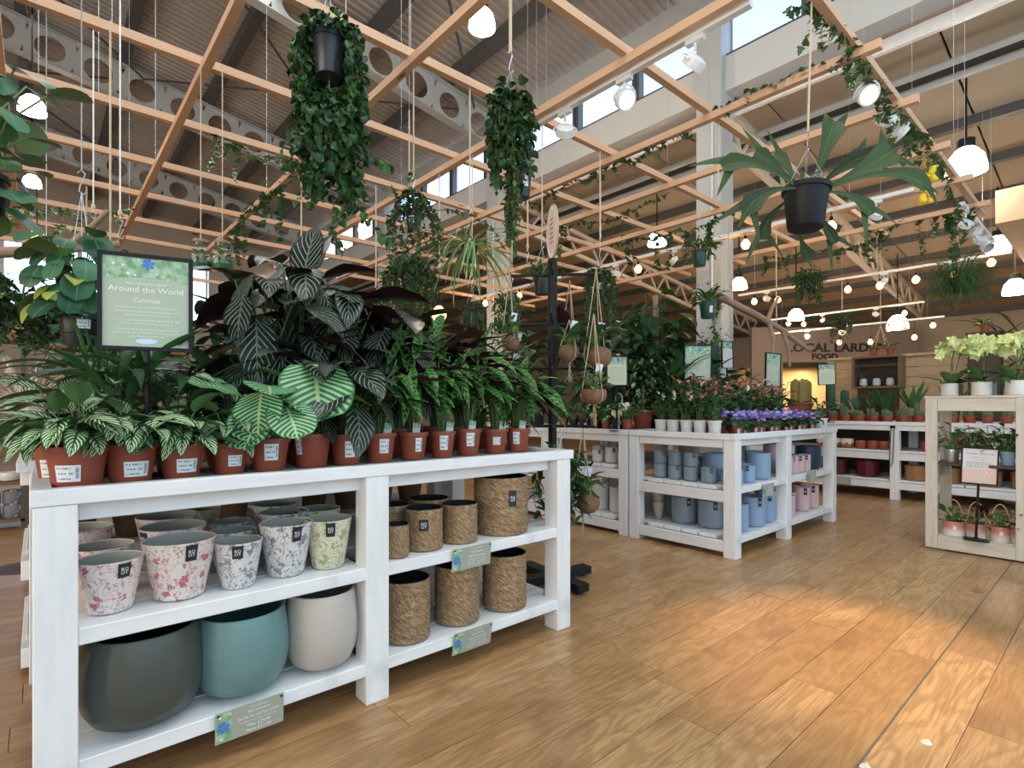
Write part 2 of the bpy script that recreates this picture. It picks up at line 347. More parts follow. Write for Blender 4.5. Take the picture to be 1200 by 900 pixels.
# low roof beyond the clerestory
def zl(x): return 5.2-.12*(x-7)
cl = structure('ceiling_low', MB().add([(XC+.3, -3, zl(XC+.3)+.36), (20.2, -3, zl(20.2)+.36), (20.2, 21.2, zl(20.2)+.36), (XC+.3, 21.2, zl(XC+.3)+.36)], [(0, 1, 2, 3)]), 'soffit')
px = [7.05+1.27*i for i in range(11)]
for i, x in enumerate(px):
    MB().box(x-.06, x+.06, -3, 21.2, zl(x)+.05, zl(x)+.2).build('purlin', 'darksteel', cl)
    if i+1 < len(px):
        for k in range(12):
            a, b = x+.06, px[i+1]-.06; y0 = -2.4+k*1.9
            if y0 > 17: break
            MB().add([(a, y0+.012, zl(a)+.17), (b, y0+.012, zl(b)+.17), (b, y0+1.888, zl(b)+.17), (a, y0+1.888, zl(a)+.17), (a, y0+.012, zl(a)+.2), (b, y0+.012, zl(b)+.2), (b, y0+1.888, zl(b)+.2), (a, y0+1.888, zl(a)+.2)],
                     [(0, 3, 2, 1), (4, 5, 6, 7), (0, 1, 5, 4), (1, 2, 6, 5), (2, 3, 7, 6), (3, 0, 4, 7)]).build('lining_panel', 'panel', cl)
for x in (7.75, 8.05): MB().tube([(x, -3, zl(x)-.12), (x, 21, zl(x)-.12)], .045, 8).build('pipe', 'greysteel', cl)
for Y in (3.57, 7.97):
    t = MB()
    for z in (-.08, -.55): t.bar((7, Y, zl(7)+z), (17.4, Y, zl(17.4)+z), .08, .08)
    for i in range(14): a = 7+i*.75; t.bar((a, Y, zl(a)-.08), (a+.375, Y, zl(a+.375)-.55), .04, .04).bar((a+.375, Y, zl(a+.375)-.55), (a+.75, Y, zl(a+.75)-.08), .04, .04)
    t.build('lattice_truss', 'cream', cl)
bh = MB().box(9.0, 15, -1.5, 1.11, 3.39, 3.80)
structure('trim_1', bh, plain('beige_bulkhead', (.50, .40, .28), .8))
# shop-in-shop partition with its name
pr = structure('wall_larder', MB().box(-2.2, 2.4, 0, .12, 2.34, 3.3).box(-2.2, -1.35, 0, .12, 0, 2.34).box(.1, 2.4, 0, .12, 0, 2.34), plain('mauve_grey_paint', (.26, .21, .195), .8, sc=1))
pr.location = (16.48, 5.43, 0); pr.rotation_euler = (0, 0, math.radians(-41.19))
lm = plain('dark_lettering', (.02, .018, .02), .6)
for txt, sz, x, z in (('LOCAL LARDER', .33, .09, 2.63), ('FOOD', .22, -.19, 2.42)):
    mobj('lettering', text_mesh(txt, sz, ext=.01, bold=.008), pr, lm, loc=(x, -.012, z), rot=(PI/2, 0, 0)).scale = (1.16, 1, 1)
MB().box(-1.9, 1.0, 1.6, 1.7, 0, 2.3).build('inner_wall', plain('warm_cream_wall', (.72, .55, .32), .8), pr)
d = bpy.data.lights.new('larder_lamp', 'AREA'); d.size = 1.2; d.energy = 60; d.color = (1, .72, .4); o = bpy.data.objects.new('larder_lamp', d); COL.objects.link(o); o.location = (16.9, 5.9, 2.25)

# ---------------------------------------------------------------- timber lattice hung from the roof
ZB = 3.125
la = thing('timber_lattice', 'grid of square pine battens hung on thin wires above the plant benches', 'lattice', (3.4, 4.4, ZB))
def bat(a, b): MB().bar((-(Vector(b)-Vector(a)).length/2, 0, 0), ((Vector(b)-Vector(a)).length/2, 0, 0), .046, .05).build('batten', 'batten', la, loc=(Vector(a)+Vector(b))/2-Vector((3.4, 4.4, ZB)), rot=(0, 0, math.atan2(b[1]-a[1], b[0]-a[0])))
LX = [-.17, .74, 1.63, 2.56, 3.49, 4.29, 5.22, 6.10, 7.0]; LY = [1.03, 1.92, 2.76, 3.64, 4.50, 5.40, 6.27, 7.15, 8.0]
for x in LX: bat((x, 2.70 if x < 1 else 0.9, ZB-.025), (x, 8.1, ZB-.025))
for y in LY: bat((2.7 if y < 1.2 else (1.5 if y < 2 else -.4), y, ZB+.025), (7.6, y, ZB+.025))
for y in (9.0, 9.9): bat((-.4, y, ZB+.025), (3, y, ZB+.025))
for x, y in ((.74, 2.9), (.3, 3.64), (.0, 4.5), (.74, 5.4), (1.63, 3.64), (1.63, 2.76), (2.56, 4.5), (2.56, 2.76), (3.49, 3.64), (3.49, 1.92), (4.29, 2.76), (5.22, 1.92), (.3, 4.5), (1.63, 5.4), (2.56, 6.27), (.74, 7.15), (6.1, 1.03)):
    zt = zr(x) if x < XC else zl(x)
    MB().tube([(x, y, ZB+.05), (x, y, zt+.2)], .0015, 4).build('suspension_wire', 'steel', ce if x < XC else cl)

def support(x, y):
    """height a cord has to reach here: the lattice if a batten passes overhead, otherwise the roof"""
    for a in LX:
        if abs(x-a) < .05 and .9 < y < 8.1: return 3.09
    for b in LY:
        if abs(y-b) < .05 and (2.7 if b < 1.2 else 1.5 if b < 2 else -.4) < x < 7.6: return 3.125
    return (zr(x) if x < XC+.2 else zl(x))+.2
def snap(x, y, lim=.14):
    if y < 1.0 or x > 7.6: return x, y
    a = min(LX, key=lambda q: abs(q-x)); b = min(LY, key=lambda q: abs(q-y))
    if abs(x-a) <= abs(y-b): return (a if abs(x-a) < lim else x), y
    return x, (b if abs(y-b) < lim else y)
# ---------------------------------------------------------------- benches
def bench(name, label, x0, x1, y0, y1, mat='white', mids=(), zt=.885, sh=(.15, .505), inset=0):
    """plank-topped display bench: raised rim round a lined top, posts, aprons, slatted shelves"""
    t = thing(name, label, 'bench', (x0, y0, 0)); W, D = x1-x0, y1-y0; b = .0025; pw = .092
    for y in (0, D-pw):
        for x in [.006+inset]+[m-x0 for m in mids]+[W-.115]: box('post', mat, x, x+pw, y+.002, y+pw+.002, 0, zt-.045, t, b)
    box('rim_board', mat, 0, W, 0, .045, zt-.044, zt, t, b); box('rim_board', mat, 0, W, D-.045, D, zt-.044, zt, t, b)
    box('rim_board', mat, 0, .045, .046, D-.046, zt-.0445, zt-.0005, t, b); box('rim_board', mat, W-.045, W, .046, D-.046, zt-.0445, zt-.0005, t, b)
    MB().box(.046, W-.046, .046, D-.046, zt-.04, zt-.016).build('gravel_tray', 'gravel', t)
    for y in (.012, D-.047): box('apron', mat, .1, W-.12, y+(.05 if y < .1 else -.03), y+(.078 if y < .1 else -.002), zt-.098, zt-.046, t, b)
    for x in (.01, W-.15): box('apron', mat, x, x+.03, .1, D-.1, zt-.105, zt-.046, t, b)
    xs = [0.006]+[m-x0 for m in mids]+[W-.115]
    for z in sh:
        for i in range(len(xs)-1):
            a, c = xs[i]+pw-.004, xs[i+1]+.012
            n = 6; sw = (D-.02)/n
            for k in range(n):
                ins = 0.0 if 0 < k < n-1 else .004
                xa, xb = (a, c) if k in (0, n-1) else (xs[i]+.02 if i == 0 else a-.03, c+.06 if i == len(xs)-2 else c)
                box('shelf_slat', mat, xa+ins, xb-ins, .002+k*sw+.008, .002+(k+1)*sw-.006, z-(.046 if k == 0 else .024), z, t, b)
            for q in (a+.02, (a+c)/2, c-.05): box('shelf_bearer', mat, q, q+.03, .16, D-.06, z-.06, z-.026, t)
        for x in (.012, W-.1): box('end_rail', mat, x, x+.03, .09, D-.09, z-.11, z-.03, t, b)
    return t
bench('display_bench', 'large white painted bench in front, holding flowered pots, big bowls and baskets on two shelves', -.018, 2.03, 1.846, 2.835, mids=(.907,))
bench('display_bench', 'white bench directly behind the large front bench, only its left corner showing', -.066, 1.98, 2.865, 3.85, mids=(.9,), inset=.032)
bench('display_bench', 'white corner bench with violets on top and blue and pink pots on its shelves', 3.76, 5.82, 1.865, 2.795, mids=(4.655,), zt=.905, sh=(.148, .512))
bench('display_bench', 'white bench with cream and white pots on its shelves, left of the blue pots', 3.76, 5.82, 2.815, 3.75, mids=(4.7,), zt=.905, sh=(.142, .59))
bench('display_bench', 'white bench at the back of the foliage island, hidden under tall climbing plants', 3.76, 5.82, 3.77, 4.7, mids=(4.7,), zt=.905)
bench('cactus_bench', 'long white bench of cacti against the far side, red pots on its shelves', 7.63, 8.55, -.2, 4.0, zt=.925, sh=(.235, .58))

_b = [o for o in COL.objects if o.get('label', '').startswith('white bench directly behind')][0]
MB().box(.05, 1.98, .93, .945, .02, .78).build('shade_panel', 'darkwood', _b)  # dark sheet standing in for the deep shade under the benches

_c = [o for o in COL.objects if o.get('label', '').startswith('long white bench of cacti')][0]
for y in (1.795, 3.72, -.1):
    for x in (.003, .82): box('post', 'white', x, x+.092, y+.2, y+.292, 0, .875, _c, .002)
MB().box(.90, .915, .02, 4.18, .03, .80).build('shade_panel', 'darkwood', _c)  # added dark backing, shade behind these shelves put into its colour
# ---------------------------------------------------------------- pots and baskets for sale
def floral(name, paper, ink, ink2):
    t = NT(name, .38); v = t.tc(); n = t.noise(v, 27, 2, 1.5); lines = t.ss(t.op('ABSOLUTE', t.op('SUBTRACT', n, .5)), .026, .010)
    vo = t.vor(v, 32); vc = t.vor(v, 32, 'F1', 1); sel = t.ss(t.xyz(vc)[0], .45, .5)
    ang = t.noise(v, 120, 2, .6); pet = t.ss(t.op('ADD', vo, t.op('MULTIPLY', ang, 1.1)), .95, .86); flower = t.op('MULTIPLY', pet, sel)
    leaf = t.ss(t.vor(t.mapp(v, (1, 1.6, .8), (.3, .2, .1), (.5, .4, .9)), 62), .36, .27); leaf = t.op('MULTIPLY', leaf, t.ss(t.noise(v, 22, 1), .40, .52))
    c = t.mix(t.noise(v, 6, 3), paper, tuple(x*.88 for x in paper)); c = t.mix(lines, c, ink2); c = t.mix(t.op('MULTIPLY', leaf, .8), c, ink2); c = t.mix(t.op('MULTIPLY', flower, .9), c, ink)
    t.col(t.mix(t.ss(t.noise(v, 9, 5), .62, .7), c, tuple(x*.75 for x in paper))); return t.m
M['fl_pink'] = floral('cream_glaze_pink_print', (.76, .70, .65), (.48, .09, .14), (.50, .24, .28))
M['fl_grey'] = floral('cream_glaze_grey_print', (.72, .70, .68), (.22, .22, .27), (.16, .16, .19))
M['fl_green'] = floral('cream_glaze_olive_print', (.70, .68, .50), (.34, .34, .17), (.30, .31, .15))
M['inside'] = plain('grey_unglazed_inside', (.30, .30, .27), .85)
def ribbed(name, c, c2, rough=.45):
    t = NT(name, rough); v = t.tc(); n = t.noise(t.mapp(v, (2, 2, 30)), 1.6, 4); m = t.noise(v, 7, 4); t.col(t.mix(t.op('MULTIPLY_ADD', n, .6, t.op('MULTIPLY', m, .4)), c, c2)); t.bump(n, .12, .004); return t.m
M['g_dark'] = ribbed('dark_slate_green_glaze', (.040, .050, .047), (.085, .095, .085), .32); M['g_teal'] = ribbed('teal_glaze', (.10, .21, .215), (.17, .30, .30), .32); M['g_beige'] = ribbed('warm_grey_glaze', (.44, .40, .36), (.56, .52, .48), .5)
def basket_mat():
    t = NT('seagrass_weave', .8); v = t.tc(); p = t.xyz(v)
    a = t.op('ARCTAN2', p[1], p[0]); cv = t.n.new('ShaderNodeCombineXYZ'); t.put(cv.inputs[0], t.op('MULTIPLY', a, 3.2)); t.put(cv.inputs[1], t.op('MULTIPLY_ADD', a, 7, t.op('MULTIPLY', p[2], 105)))
    n = t.noise(cv.outputs[0], 1.5, 3, .8); m = t.noise(v, 6, 3); c = t.mix(t.ss(n, .3, .75), (.17, .092, .042), (.60, .42, .24)); c = t.mix(t.op('MULTIPLY', m, .45), c, (.26, .16, .085)); t.col(t.mix(t.ss(n, .73, .8), c, (.72, .6, .42))); t.bump(n, .9, .008); return t.m
M['basket'] = basket_mat(); M['liner'] = plain('clear_black_liner', (.02, .018, .017), .18)
M['ink_white'] = plain('white_print', (.85, .86, .86), .6)
VA = lambda x, y: math.atan2(-y, -x)            # bearing of the aisle where shoppers stand
def hollow(prof, th=.008, floor=.012):
    """outer profile (r, z) from foot to lip, then the inside back down"""
    return prof+[(prof[-1][0]-th*.5, prof[-1][1]+.002)]+[(max(.004, r-th), max(z, floor)) for r, z in reversed(prof)]+[(.004, floor)]
def tag_on(par, r0, z0, r1, z1, ang, wd, word='RO\nOT'):
    da = wd/2/max(r0, .02); mb = MB().patch(r0, z0, r1, z1, ang-da, ang+da, 3, .0025); tg = mb.build('hang_tag', 'tagblack', par)
    R = (r0+r1)/2+.0035; lean = math.atan2(r1-r0, z1-z0)
    m = Matrix.Rotation(ang+PI/2, 4, 'Z') @ Matrix.Translation((0, -R, z0+(z1-z0)*.50)) @ Matrix.Rotation(PI/2+lean, 4, 'X')
    mobj('lettering', text_mesh(word, wd*.46, ext=.0002, space=.8), tg, 'ink_white', mtx=m); return tg
def pot(name, label, x, y, z, d, h, mat, prof, tag=None, group=None, inner=None, cat='pot', rz=0):
    t = thing(name, label, cat, (x, y, z), rz, group); pr = [(r*d, q*h) for r, q in prof]
    th = max(.004, d*.03); o = MB().lathe(hollow(pr, th), 36).build('body', mat, t, smooth=40)
    if inner:
        K = len(pr); MB().lathe([(max(.004, r-th*1.02), max(q, .014)) for r, q in reversed(pr)][::-1][:1]+[(max(.003, r-th*1.05), max(q, .014)) for r, q in pr], 36).build('inside', inner, t, smooth=40)
    if tag is not None:
        a = VA(x, y)+tag-rz; r1, z1 = pr[-1]; zb = z1*.70 if z1 > .1 else z1*.6; rb = None
        for i in range(len(pr)-1):
            if pr[i][1] <= zb <= pr[i+1][1]: f = (zb-pr[i][1])/(pr[i+1][1]-pr[i][1]+1e-9); rb = pr[i][0]+f*(pr[i+1][0]-pr[i][0])
        tag_on(t, rb or r1, zb, r1, z1-.003, a, .030 if d > .13 else .022)
    return t
TAPER = [(.30, 0), (.335, .03), (.42, .50), (.485, .93), (.50, 1)]
BELLY = [(.22, 0), (.31, .015), (.40, .08), (.465, .22), (.498, .42), (.498, .62), (.478, .82), (.447, 1)]
DRUM = [(.36, 0), (.43, .02), (.475, .08), (.495, .20), (.50, .5), (.50, 1)]
Z1, Z2 = .155, .507
FP = 'glazed pot with flower print'
for lb, x, y, d, h, mt, tg in (
    ('small cream pot printed with pink flowers, front left end of the upper shelf', .158, 1.972, .168, .150, 'fl_pink', .42),
    ('large cream pot printed with pink flowers, second from the left in the front row', .335, 1.975, .205, .178, 'fl_pink', .32),
    ('small cream pot printed with dark grey flowers, front row of the upper shelf', .500, 1.955, .150, .150, 'fl_grey', -.02),
    ('large cream pot printed with grey sprigs, beside the olive print pot', .665, 1.985, .180, .182, 'fl_grey', .42),
    ('cream pot printed with olive green flowers, by the middle post', .815, 1.975, .170, .178, 'fl_green', .10),
    ('pink print pot right behind the small pink pot at the left end', .155, 2.165, .170, .150, 'fl_pink', .2),
    ('large pink print pot at the left end, in the third row back', .10, 2.38, .205, .178, 'fl_pink', None),
    ('large pink print pot standing behind the large pink pot of the front row', .355, 2.205, .205, .178, 'fl_pink', -1.0),
    ('small grey print pot standing behind the small grey pot of the front row', .525, 2.130, .150, .150, 'fl_grey', None),
    ('small grey print pot third back in its row, half hidden', .560, 2.300, .150, .150, 'fl_grey', .1),
    ('large grey print pot standing behind the large grey pot of the front row', .730, 2.195, .180, .182, 'fl_grey', .2),
    ('large grey print pot deep on the shelf behind two pots of its kind', .760, 2.400, .180, .182, 'fl_grey', None),
    ('olive print pot deep in the shade behind the front olive pot', .865, 2.190, .170, .178, 'fl_green', None),
    ('pink print pot far back in the shade, third behind the large pink ones', .370, 2.430, .205, .178, 'fl_pink', None),
    ('small olive print pot far back in the shade near the left post', .520, 2.620, .16, .16, 'fl_green', None)):
    pot('flower_pot', lb, x, y, Z2, d, h, mt, TAPER, tg, FP+'s on the upper shelf', 'inside')
for lb, x, y, d, h, mt in (('big round dark slate green bowl pot on the lower shelf', .245, 2.005, .335, .275, 'g_dark'), ('big round teal bowl pot on the lower shelf', .520, 1.990, .300, .262, 'g_teal'), ('big round warm grey bowl pot on the lower shelf by the post', .790, 1.975, .262, .272, 'g_beige'),
    ('dark round bowl pot in the shade behind the slate green one', .22, 2.40, .335, .275, 'g_dark'), ('teal round bowl pot in the shade behind the front teal one', .57, 2.36, .300, .262, 'g_teal')):
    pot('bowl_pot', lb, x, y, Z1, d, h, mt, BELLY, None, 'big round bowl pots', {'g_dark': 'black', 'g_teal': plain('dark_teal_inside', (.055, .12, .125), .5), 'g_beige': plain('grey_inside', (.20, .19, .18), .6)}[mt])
def basket(lb, x, y, z, d, h, tag=None):
    rows = int(h/.0105); pr = [(.3*d, .001)]
    for i in range(rows*2+1): pr.append((d*.5*(1 if i % 2 else .972)*(1+.012*math.sin(i*.9+x*40)), .002+h*i/(rows*2)))
    t = thing('woven_basket', lb, 'basket', (x, y, z), 0, 'seagrass baskets in the right bay')
    MB().lathe(pr+[(d*.47, h-.002), (d*.465, h-.03)], 40).build('woven_side', 'basket', t, smooth=80)
    li = MB().lathe([(.01, h*.30), (d*.44, h*.32), (d*.463, h*.7), (d*.466, h+.003), (d*.46, h+.004), (d*.45, h*.7), (d*.43, h*.36), (.008, h*.34)], 24); li.build('liner', 'liner', t, smooth=60)
    if tag is not None: a = VA(x, y)+tag; tag_on(t, d*.5+.001, h*.52, d*.5+.001, h*.80, a, .036)
    return t
basket('smallest seagrass basket, front left of the upper right shelf', 1.075, 1.925, Z2, .098, .125)
basket('seagrass basket with a black hang tag, second on the upper right shelf', 1.225, 1.965, Z2, .160, .168, .0)
basket('seagrass basket between the tagged one and the huge one', 1.410, 1.965, Z2, .160, .165)
basket('huge seagrass basket filling the right end of the upper shelf', 1.675, 1.995, Z2, .262, .262, .42)
basket('seagrass basket in the shade behind the smallest basket', 1.17, 2.14, Z2, .16, .165)
basket('seagrass basket in the shade behind the two medium baskets', 1.375, 2.16, Z2, .19, .168)
basket('tall seagrass basket at the left end of the lower right shelf', 1.145, 1.975, Z1, .200, .240)
basket('tall seagrass basket in the middle of the lower right shelf', 1.410, 1.985, Z1, .200, .245)
basket('tall seagrass basket at the right end of the lower right shelf', 1.680, 1.975, Z1, .212, .250)
basket('seagrass basket in the shade behind the lower left basket', 1.22, 2.25, Z1, .20, .24)
def tint(name, c): return plain(name, c, .28, var=.06)
M['blue'] = tint('powder_blue_glaze', (.255, .385, .56)); M['grey_blue'] = tint('grey_blue_glaze', (.245, .31, .385)); M['navy'] = tint('navy_glaze', (.018, .035, .075)); M['pinkg'] = tint('blush_pink_glaze', (.66, .46, .48)); M['whiteg'] = tint('white_glaze', (.76, .74, .72)); M['creamg'] = tint('cream_glaze', (.58, .49, .38))
ORD = ['first', 'second', 'third', 'fourth', 'fifth', 'sixth', 'seventh', 'eighth', 'ninth', 'tenth', 'eleventh', 'twelfth', 'thirteenth', 'fourteenth', 'fifteenth', 'sixteenth', 'seventeenth', 'eighteenth', 'nineteenth', 'twentieth']
def drum(lb, x, y, z, d, h, mt, tag=None, group='glazed drum pots on the corner bench'): return pot('plant_pot', lb, x, y, z, d, h, mt, DRUM, tag, group)
ZB1, ZB2, hB = .150, .514, .110
for i, (x, y) in enumerate(((3.92, 2.59), (3.92, 2.45), (3.92, 2.31))):
    drum('grey-blue pot, bottom of the %s two-pot stack from the left post' % ORD[i], x, y, ZB2, .112, hB, 'grey_blue', .3 if i == 1 else None); drum('grey-blue pot, top of the %s two-pot stack from the left post' % ORD[i], x, y, ZB2+hB+.001, .112, hB, 'grey_blue', .4 if i != 1 else None)
drum('single grey-blue pot right of the stacks on the middle shelf', 3.925, 2.155, ZB2, .125, .115, 'grey_blue', .25); drum('grey-blue pot half hidden by the corner post, middle shelf', 3.95, 2.015, ZB2, .11, .112, 'grey_blue')
for i, (x, y) in enumerate(((4.12, 2.62), (4.12, 2.40), (4.14, 2.20), (4.3, 2.5))): drum('grey-blue pot in the shade behind the stacks, %s from the left' % ORD[i], x, y, ZB2, .14, .15, 'grey_blue')
drum('wide grey-blue pot on the low shelf, left of the two in front', 4.02, 2.43, ZB1, .205, .215, 'grey_blue', .35); drum('wide grey-blue pot on the low shelf, next to the corner post', 4.02, 2.19, ZB1, .205, .215, 'grey_blue', .3)
drum('dark grey-blue pot at the back left of the low shelf', 4.25, 2.66, ZB1, .2, .235, 'grey_blue'); drum('grey-blue pot in the shade behind the two wide ones', 4.36, 2.38, ZB1, .2, .23, 'grey_blue')
pot('plant_pot', 'small cream pot under another at the left end of the low shelf', 4.0, 2.665, ZB1, .095, .14, 'creamg', TAPER, None); pot('plant_pot', 'small cream pot on top of its twin at the left end of the low shelf', 4.0, 2.665, ZB1+.142, .1, .085, 'creamg', TAPER, None)
for lb, x, y, z, d, h, mt, tg in (
    ('smallest powder blue pot beside the corner post, middle shelf', 3.995, 1.965, ZB2, .085, .108, 'blue', .3), ('powder blue pot with a black tag, second from the corner post', 4.155, 1.965, ZB2, .118, .135, 'blue', .0), ('powder blue pot right of the tagged one, middle shelf', 4.275, 2.06, ZB2, .118, .135, 'blue', None),
    ('wide tall powder blue pot at the back of the middle shelf', 4.44, 2.01, ZB2, .190, .212, 'blue', None), ('tall powder blue pot next to the middle post, middle shelf', 4.585, 2.11, ZB2, .150, .212, 'blue', .4), ('powder blue pot behind the small ones on the middle shelf', 4.15, 2.22, ZB2, .19, .212, 'blue', None),
    ('powder blue pot nearest the corner post on the low shelf', 4.06, 1.985, ZB1, .140, .208, 'blue', None), ('wide powder blue pot in the middle of the low shelf', 4.33, 2.01, ZB1, .205, .235, 'blue', .6), ('powder blue pot next to the middle post on the low shelf', 4.56, 2.005, ZB1, .160, .255, 'blue', .45),
    ('powder blue pot in the shade behind the low shelf row', 4.2, 2.25, ZB1, .2, .23, 'blue', None), ('powder blue pot at the back of the low shelf by the middle post', 4.55, 2.24, ZB1, .2, .25, 'blue', None),
    ('pink pot beside the middle post on the middle shelf', 4.90, 1.965, ZB2, .100, .150, 'pinkg', .1), ('pink pot with a tag, second from the middle post', 5.03, 1.970, ZB2, .100, .150, 'pinkg', .1), ('pink pot third from the middle post on the middle shelf', 5.17, 1.975, ZB2, .100, .150, 'pinkg', .3), ('pink pot next to the navy one on the middle shelf', 5.31, 1.975, ZB2, .100, .150, 'pinkg', .3),
    ('dusky pink pot stacked high behind the pink row', 5.05, 2.16, ZB2, .15, .25, 'pinkg', None), ('big navy blue pot at the right end of the middle shelf', 5.54, 2.03, ZB2, .225, .215, 'navy', None),
    ('pink pot beside the middle post on the low shelf', 4.93, 1.975, ZB1, .118, .180, 'pinkg', .1), ('pink pot second from the middle post on the low shelf', 5.09, 2.03, ZB1, .118, .182, 'pinkg', None), ('taller pink pot on the low shelf, third from the middle post', 5.29, 2.00, ZB1, .150, .215, 'pinkg', .5), ('taller pink pot at the right end of the low shelf', 5.50, 2.00, ZB1, .150, .215, 'pinkg', .4), ('pink pot in the shade behind the low pink row', 5.2, 2.24, ZB1, .17, .215, 'pinkg', None)):
    drum(lb, x, y, z, d, h, mt, tg)
for lb, x, y, z, d, h, mt, tg in (
    ('white pot at the left of the middle shelf behind the coconuts', 3.93, 3.27, .592, .11, .110, 'whiteg', .2), ('white pot with a tag in the middle of the left bench shelf', 3.94, 3.12, .592, .125, .140, 'whiteg', .3), ('small white pot beside the post of the left bench', 3.92, 2.985, .592, .085, .105, 'whiteg', None), ('cream pot standing on the back row of the left bench shelf', 4.09, 3.16, .592, .15, .25, 'creamg', None), ('white pot at the back left of the left bench shelf', 4.05, 3.36, .592, .12, .14, 'whiteg', None), ('white pot in the back row next to the post of the left bench', 4.10, 2.99, .592, .12, .15, 'whiteg', .2),
    ('tall white pot on the low shelf of the left bench', 3.99, 3.29, .144, .165, .240, 'whiteg', None), ('tall white pot by the post on the low shelf of the left bench', 3.975, 3.065, .144, .168, .232, 'whiteg', .5), ('tall white pot at the left end of the low shelf', 3.99, 3.52, .144, .165, .24, 'whiteg', None)):
    drum(lb, x, y, z, d, h, mt, tg, 'white and cream pots on the left bench')
# ---------------------------------------------------------------- printed cards and signs
def print_mat(name, c1, c2, c3, hi, sc=60):
    t = NT(name, .6); v = t.tc(); a = t.vor(v, sc); n = t.noise(v, sc*.8, 3); c = t.mix(t.ss(n, .35, .65), c1, c2); c = t.mix(t.ss(a, .22, .12), c, hi); c = t.mix(t.ss(t.noise(v, sc*.35, 2), .6, .68), c, c3); t.col(c); return t.m
M['pr_leaf'] = print_mat('leaf_and_flower_print', (.16, .34, .17), (.42, .58, .42), (.55, .66, .62), (.80, .82, .80), 45)
M['pr_bloom'] = print_mat('spring_flower_print', (.55, .60, .40), (.82, .45, .48), (.80, .60, .25), (.85, .75, .72), 30)
M['sage'] = plain('sage_green_card', (.40, .47, .36), .55, var=.03); M['sagecream'] = plain('cream_green_card', (.62, .64, .46), .6, var=.05); M['bluepr'] = plain('blue_flower_print', (.05, .20, .62), .6); M['palebl'] = plain('pale_blue_print', (.55, .68, .82), .6)
M['lilac'] = plain('pale_lilac_card', (.70, .66, .68), .6, var=.04); M['sagegrey'] = plain('sage_grey_card', (.36, .38, .32), .55, var=.03); M['ink_grey'] = plain('grey_print', (.25, .25, .27), .6)
def lines_of(par, rows, mat='ink_white'):
    """rows: (text, size, x, z, align) on the plane y = 0 facing -y, joined as one flat print"""
    mb = MB()
    for txt, sz, x, z, al in rows:
        me = text_mesh(txt, sz, al, .0001); mb.add([(v.co.x+x, -.0012-v.co.z, v.co.y+z) for v in me.vertices], [tuple(p.vertices) for p in me.polygons]); bpy.data.meshes.remove(me)
    return mb.build('lettering', mat, par)
def blue_bloom(mb, x, z, s, y=-.0015):
    for k in range(6):
        a = k*PI/3+.3; mb.add([(x, y, z), (x+s*math.cos(a-.42), y, z+s*math.sin(a-.42)), (x+s*1.25*math.cos(a), y, z+s*1.25*math.sin(a)), (x+s*math.cos(a+.42), y, z+s*math.sin(a+.42))], [(0, 1, 2, 3)])
    return mb
def price_card(lb, x, z, rows, tilt, y=1.8435, wd=.203, ht=.096, rz=0):
    t = thing('price_card', lb, 'sign', (x, y, z), rz); t.rotation_euler = (math.radians(tilt), math.radians(0), rz)
    MB().box(-wd/2, wd/2, -.003, 0, -ht, 0).build('card', 'sagegrey', t); p = MB().box(-wd/2+.002, -wd/2+wd*.22, -.0036, -.003, -ht+.002, -.002).build('flower_print', 'pr_leaf', t)
    q = MB(); blue_bloom(q, -wd/2+wd*.11, -ht*.5, ht*.17, -.0038); q.build('blue_flower', 'bluepr', p)
    l = lines_of(t, rows); l.location = (wd*.12, -.0032, -ht); s = MB().tube([(-wd*.46, -.004, -.008), (-wd*.46, -.0045, -.008)], .004, 8).tube([(wd*.46, -.004, -.008), (wd*.46, -.0045, -.008)], .004, 8); s.build('screw', 'black', t); return t
price_card('sage price card for the big round pots, pinned to the lower left shelf', .508, .158, [('Home & Plants', .008, 0, .083, 'CENTER'), ('Pot Covers', .014, 0, .068, 'CENTER'), ('Seville Round Pot 27CM', .0125, 0, .052, 'CENTER'), ('Available in Green, Stone, Teal and Taupe', .0065, 0, .041, 'CENTER'), ('Was £29.99', .015, 0, .024, 'CENTER'), ('Now £21.99', .015, 0, .008, 'CENTER')], 3)
grid = [('Home & Plants', .008, 0, .083, 'CENTER'), ('Pot Covers', .014, 0, .066, 'CENTER'), ('Chia Pot Cover', .015, 0, .048, 'CENTER'), ('11cm £5.99   14cm £7.99', .009, 0, .035, 'CENTER'), ('17cm £9.99   21cm £13.99', .009, 0, .024, 'CENTER'), ('25cm £17.99   29cm £24.99', .009, 0, .013, 'CENTER')]
price_card('sage price card pinned under the baskets of the upper right shelf', 1.389, .510, grid, 5); price_card('sage price card pinned under the baskets of the lower right shelf', 1.396, .158, grid, 10)
for lb, x, z in (('small price card under the blue pots of the corner bench', 4.29, .500), ('small price card under the pink pots of the corner bench', 5.16, .530)): price_card(lb, x, z, grid, 2, y=1.862, wd=.19, ht=.1)
